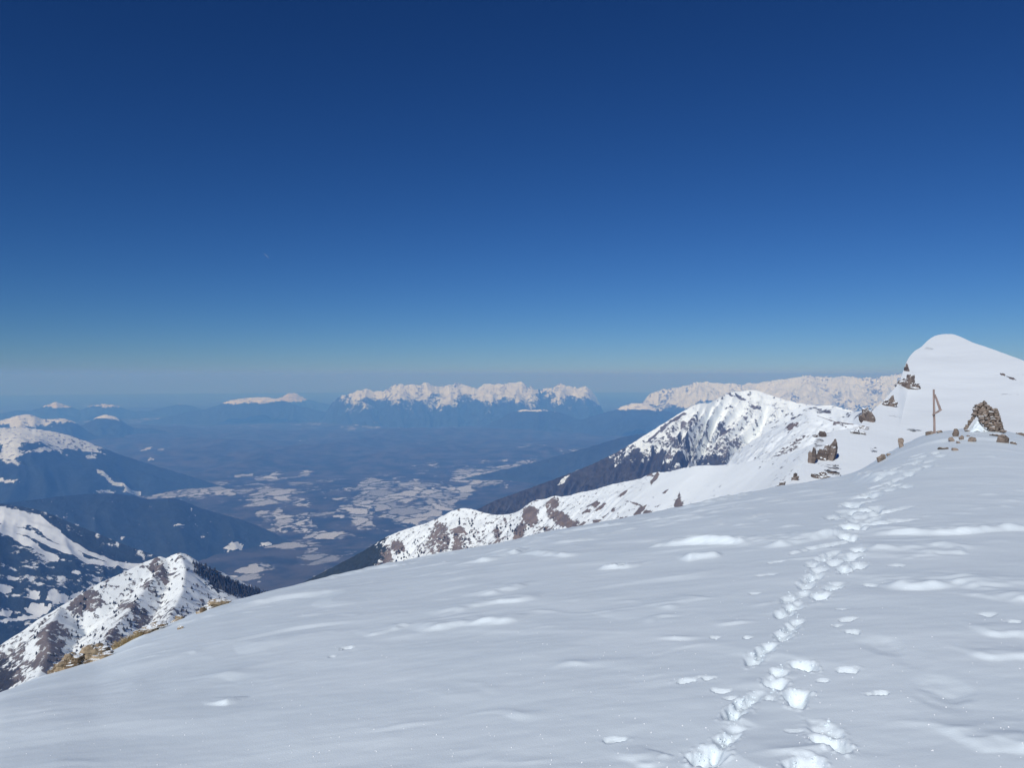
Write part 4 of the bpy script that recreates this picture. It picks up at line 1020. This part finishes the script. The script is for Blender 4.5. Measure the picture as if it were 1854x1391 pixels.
while n_ < 150:
    x, y = rg.uniform(60, 400), rg.uniform(1015, 1200)
    if y < np.interp(x, [60, 180, 290, 330, 400], [1138, 1062, 1014, 1008, 1052]) + 4 or y > np.interp(x, [60, 400], [1228, 1096]): continue
    if gnoise(np.array([x / 38]), np.array([y / 38]), 14)[0] < -.02: continue
    zone = 'on the left shoulder of the small peak' if x < 150 else 'on the left snow face of the small peak' if x < 235 else 'beside the bare rib of the small peak' if x < 305 else 'on the right snow face of the small peak'
    plant(ppk(x, y), rg.uniform(2.2, 4.6), rg, 'one of the dark conifers dotted ' + zone, 'conifers dotted ' + zone); n_ += 1
n_ = 0
while n_ < 110:
    x = rg.uniform(715, 1010)
    y0 = np.interp(x, [715, 765, 835, 895, 955, 1010], [968, 952, 924, 937, 935, 905])
    y = y0 + rg.uniform(16, 78)
    if y > np.interp(x, [700, 800, 900, 1000], [1022, 1003, 983, 962]): continue
    if gnoise(np.array([x / 32]), np.array([y / 26]), 15)[0] < -.05: continue
    zone = 'at the left end of the snow ridge' if x < 790 else 'under the rounded top of the snow ridge' if x < 880 else 'left of the brown scree on the snow ridge' if x < 945 else 'below the brown scree on the snow ridge'
    plant(pick_mid(x, y), rg.uniform(2.8, 5.0), rg, 'one of the dark conifers dotted ' + zone, 'conifers dotted ' + zone); n_ += 1
# the closed stand on the right flank of the small peak
vs_, fs_ = [], []
base_v = np.array([v.co[:] for v in TREES[0].vertices]); base_f = [list(p.vertices) for p in TREES[0].polygons]
while len(vs_) < 620:
    x, y = rg.uniform(352, 520), rg.uniform(1018, 1110)
    y0 = np.interp(x, [352, 380, 410, 450, 520], [1020, 1032, 1049, 1064, 1083])
    if y < y0 - 1 or y > y0 + 36 - .1 * (520 - x) or rg.random() < .3 * (y - y0) / 30: continue
    p = ppk(x, y); h = rg.uniform(3, 6); a_ = rg.uniform(0, 6.28)
    c_, s_ = math.cos(a_), math.sin(a_)
    q = base_v * np.array([h, h, h * 1.1])
    vs_.append(np.stack([q[:, 0] * c_ - q[:, 1] * s_ + p[0] + rg.uniform(-2, 2), q[:, 0] * s_ + q[:, 1] * c_ + p[1] + rg.uniform(-2, 2), q[:, 2] + p[2] - .3], -1))
me = bpy.data.meshes.new('conifer_stand')
nv_ = len(base_v)
me.from_pydata(np.concatenate(vs_).tolist(), [], [[i * nv_ + k_ for k_ in f] for i in range(len(vs_)) for f in base_f])
me.materials.append(M_TREE)
stand = link(bpy.data.objects.new('conifer_stand', me))
tag(stand, 'close stand of dark conifers on the right flank of the small peak', 'trees', kind='stuff')

# ------------------------------------------------------------------ crumbs of snow kicked out along the prints, and pale sun-facing facets as painted sparkle
bm0 = bmesh.new(); bmesh.ops.create_icosphere(bm0, subdivisions=1, radius=1.0)
bv = np.array([v.co[:] for v in bm0.verts]); bf = [[v.index for v in f.verts] for f in bm0.faces]; bm0.free()
vs_ = []
nr = np.random.RandomState(3)
for px, py, a_, b_, hd, dp in PRINTS[:39]:
    for _ in range(9):
        qx, qy = px + nr.normal(0, 1) * b_ * 330 * (900 - 679) / 900 * .9, py + nr.normal(0, 1) * 9
        p = pick_snow(qx, qy, 8)
        r_ = min(.011, .0025 + abs(nr.normal(0, .0035)))
        vs_.append(bv * r_ * nr.uniform(.6, 1.3, (len(bv), 3)) * np.array([1, 1, .7]) + p + np.array([0, 0, r_ * .3]))
me = bpy.data.meshes.new('snow_crumbs'); nv_ = len(bv)
me.from_pydata(np.concatenate(vs_).tolist(), [], [[i * nv_ + k_ for k_ in f] for i in range(len(vs_)) for f in bf])
me.materials.append(M_SNOW)
tag(link(bpy.data.objects.new('snow_crumbs', me)), 'crumbs of snow scattered along the boot prints', 'snow', kind='stuff')

vs_ = []; fc_ = []
nr = np.random.RandomState(8)
hexa = np.array([[math.cos(i * 1.0472), math.sin(i * 1.0472), 0] for i in range(6)] + [[0, 0, .35], [0, 0, -.35]])
hf = [[i, (i + 1) % 6, 6] for i in range(6)] + [[(i + 1) % 6, i, 7] for i in range(6)]
q_ = np.array(SDIR.to_track_quat('Z', 'Y').to_matrix())
for _ in range(420):  # near-white facets turned to the sun, added to imitate the snow's sparkle
    p = pick_snow(nr.uniform(-20, 1880), 1391 - 340 * nr.rand() ** 1.4, 6)
    r_ = nr.uniform(.0012, .0029)
    vs_.append((hexa * r_) @ q_.T + p + np.array([0, 0, r_ * .8]))
me = bpy.data.meshes.new('painted_glints')
me.from_pydata(np.concatenate(vs_).tolist(), [], [[i * 8 + k_ for k_ in f] for i in range(len(vs_)) for f in hf])
me.materials.append(mat_flat('glint_white', (.93, .93, .93), (.96, .96, .96), 5, 0.3))
tag(link(bpy.data.objects.new('painted_glints', me)), 'scattered pale facets turned to the sun as painted glints on the near snow', 'painted glints', kind='stuff')

# ------------------------------------------------------------------ faint vapour trail far off in the sky
a_, b_ = at(478, 459, 60000), at(487, 467, 60000)
bm = bmesh.new(); ring_ = []
for i in range(9):
    t_ = i / 8; c = a_ + (b_ - a_) * t_; r_ = 32 * math.sin(math.pi * (0.12 + 0.76 * t_)) * (1 + .3 * math.sin(i * 2.3))
    ring_.append([bm.verts.new((c[0], c[1] + r_ * math.cos(k_ * .785), c[2] + r_ * math.sin(k_ * .785))) for k_ in range(8)])
for r0, r1 in zip(ring_, ring_[1:]):
    for i in range(8): bm.faces.new((r0[i], r0[(i + 1) % 8], r1[(i + 1) % 8], r1[i]))
mt = bpy.data.materials.new('thin_vapour'); t, out = nt(mt)
df = N(t, 'ShaderNodeBsdfDiffuse'); df.inputs['Color'].default_value = (.8, .8, .8, 1)
tr = N(t, 'ShaderNodeBsdfTransparent'); mx_ = N(t, 'ShaderNodeMixShader'); mx_.inputs[0].default_value = 0.16
t.links.new(tr.outputs[0], mx_.inputs[1]); t.links.new(df.outputs[0], mx_.inputs[2]); t.links.new(mx_.outputs[0], out.inputs['Surface'])
tag(mesh_obj('vapour_trail', bm, mt), 'tiny faint vapour trail in the blue sky', 'vapour trail')
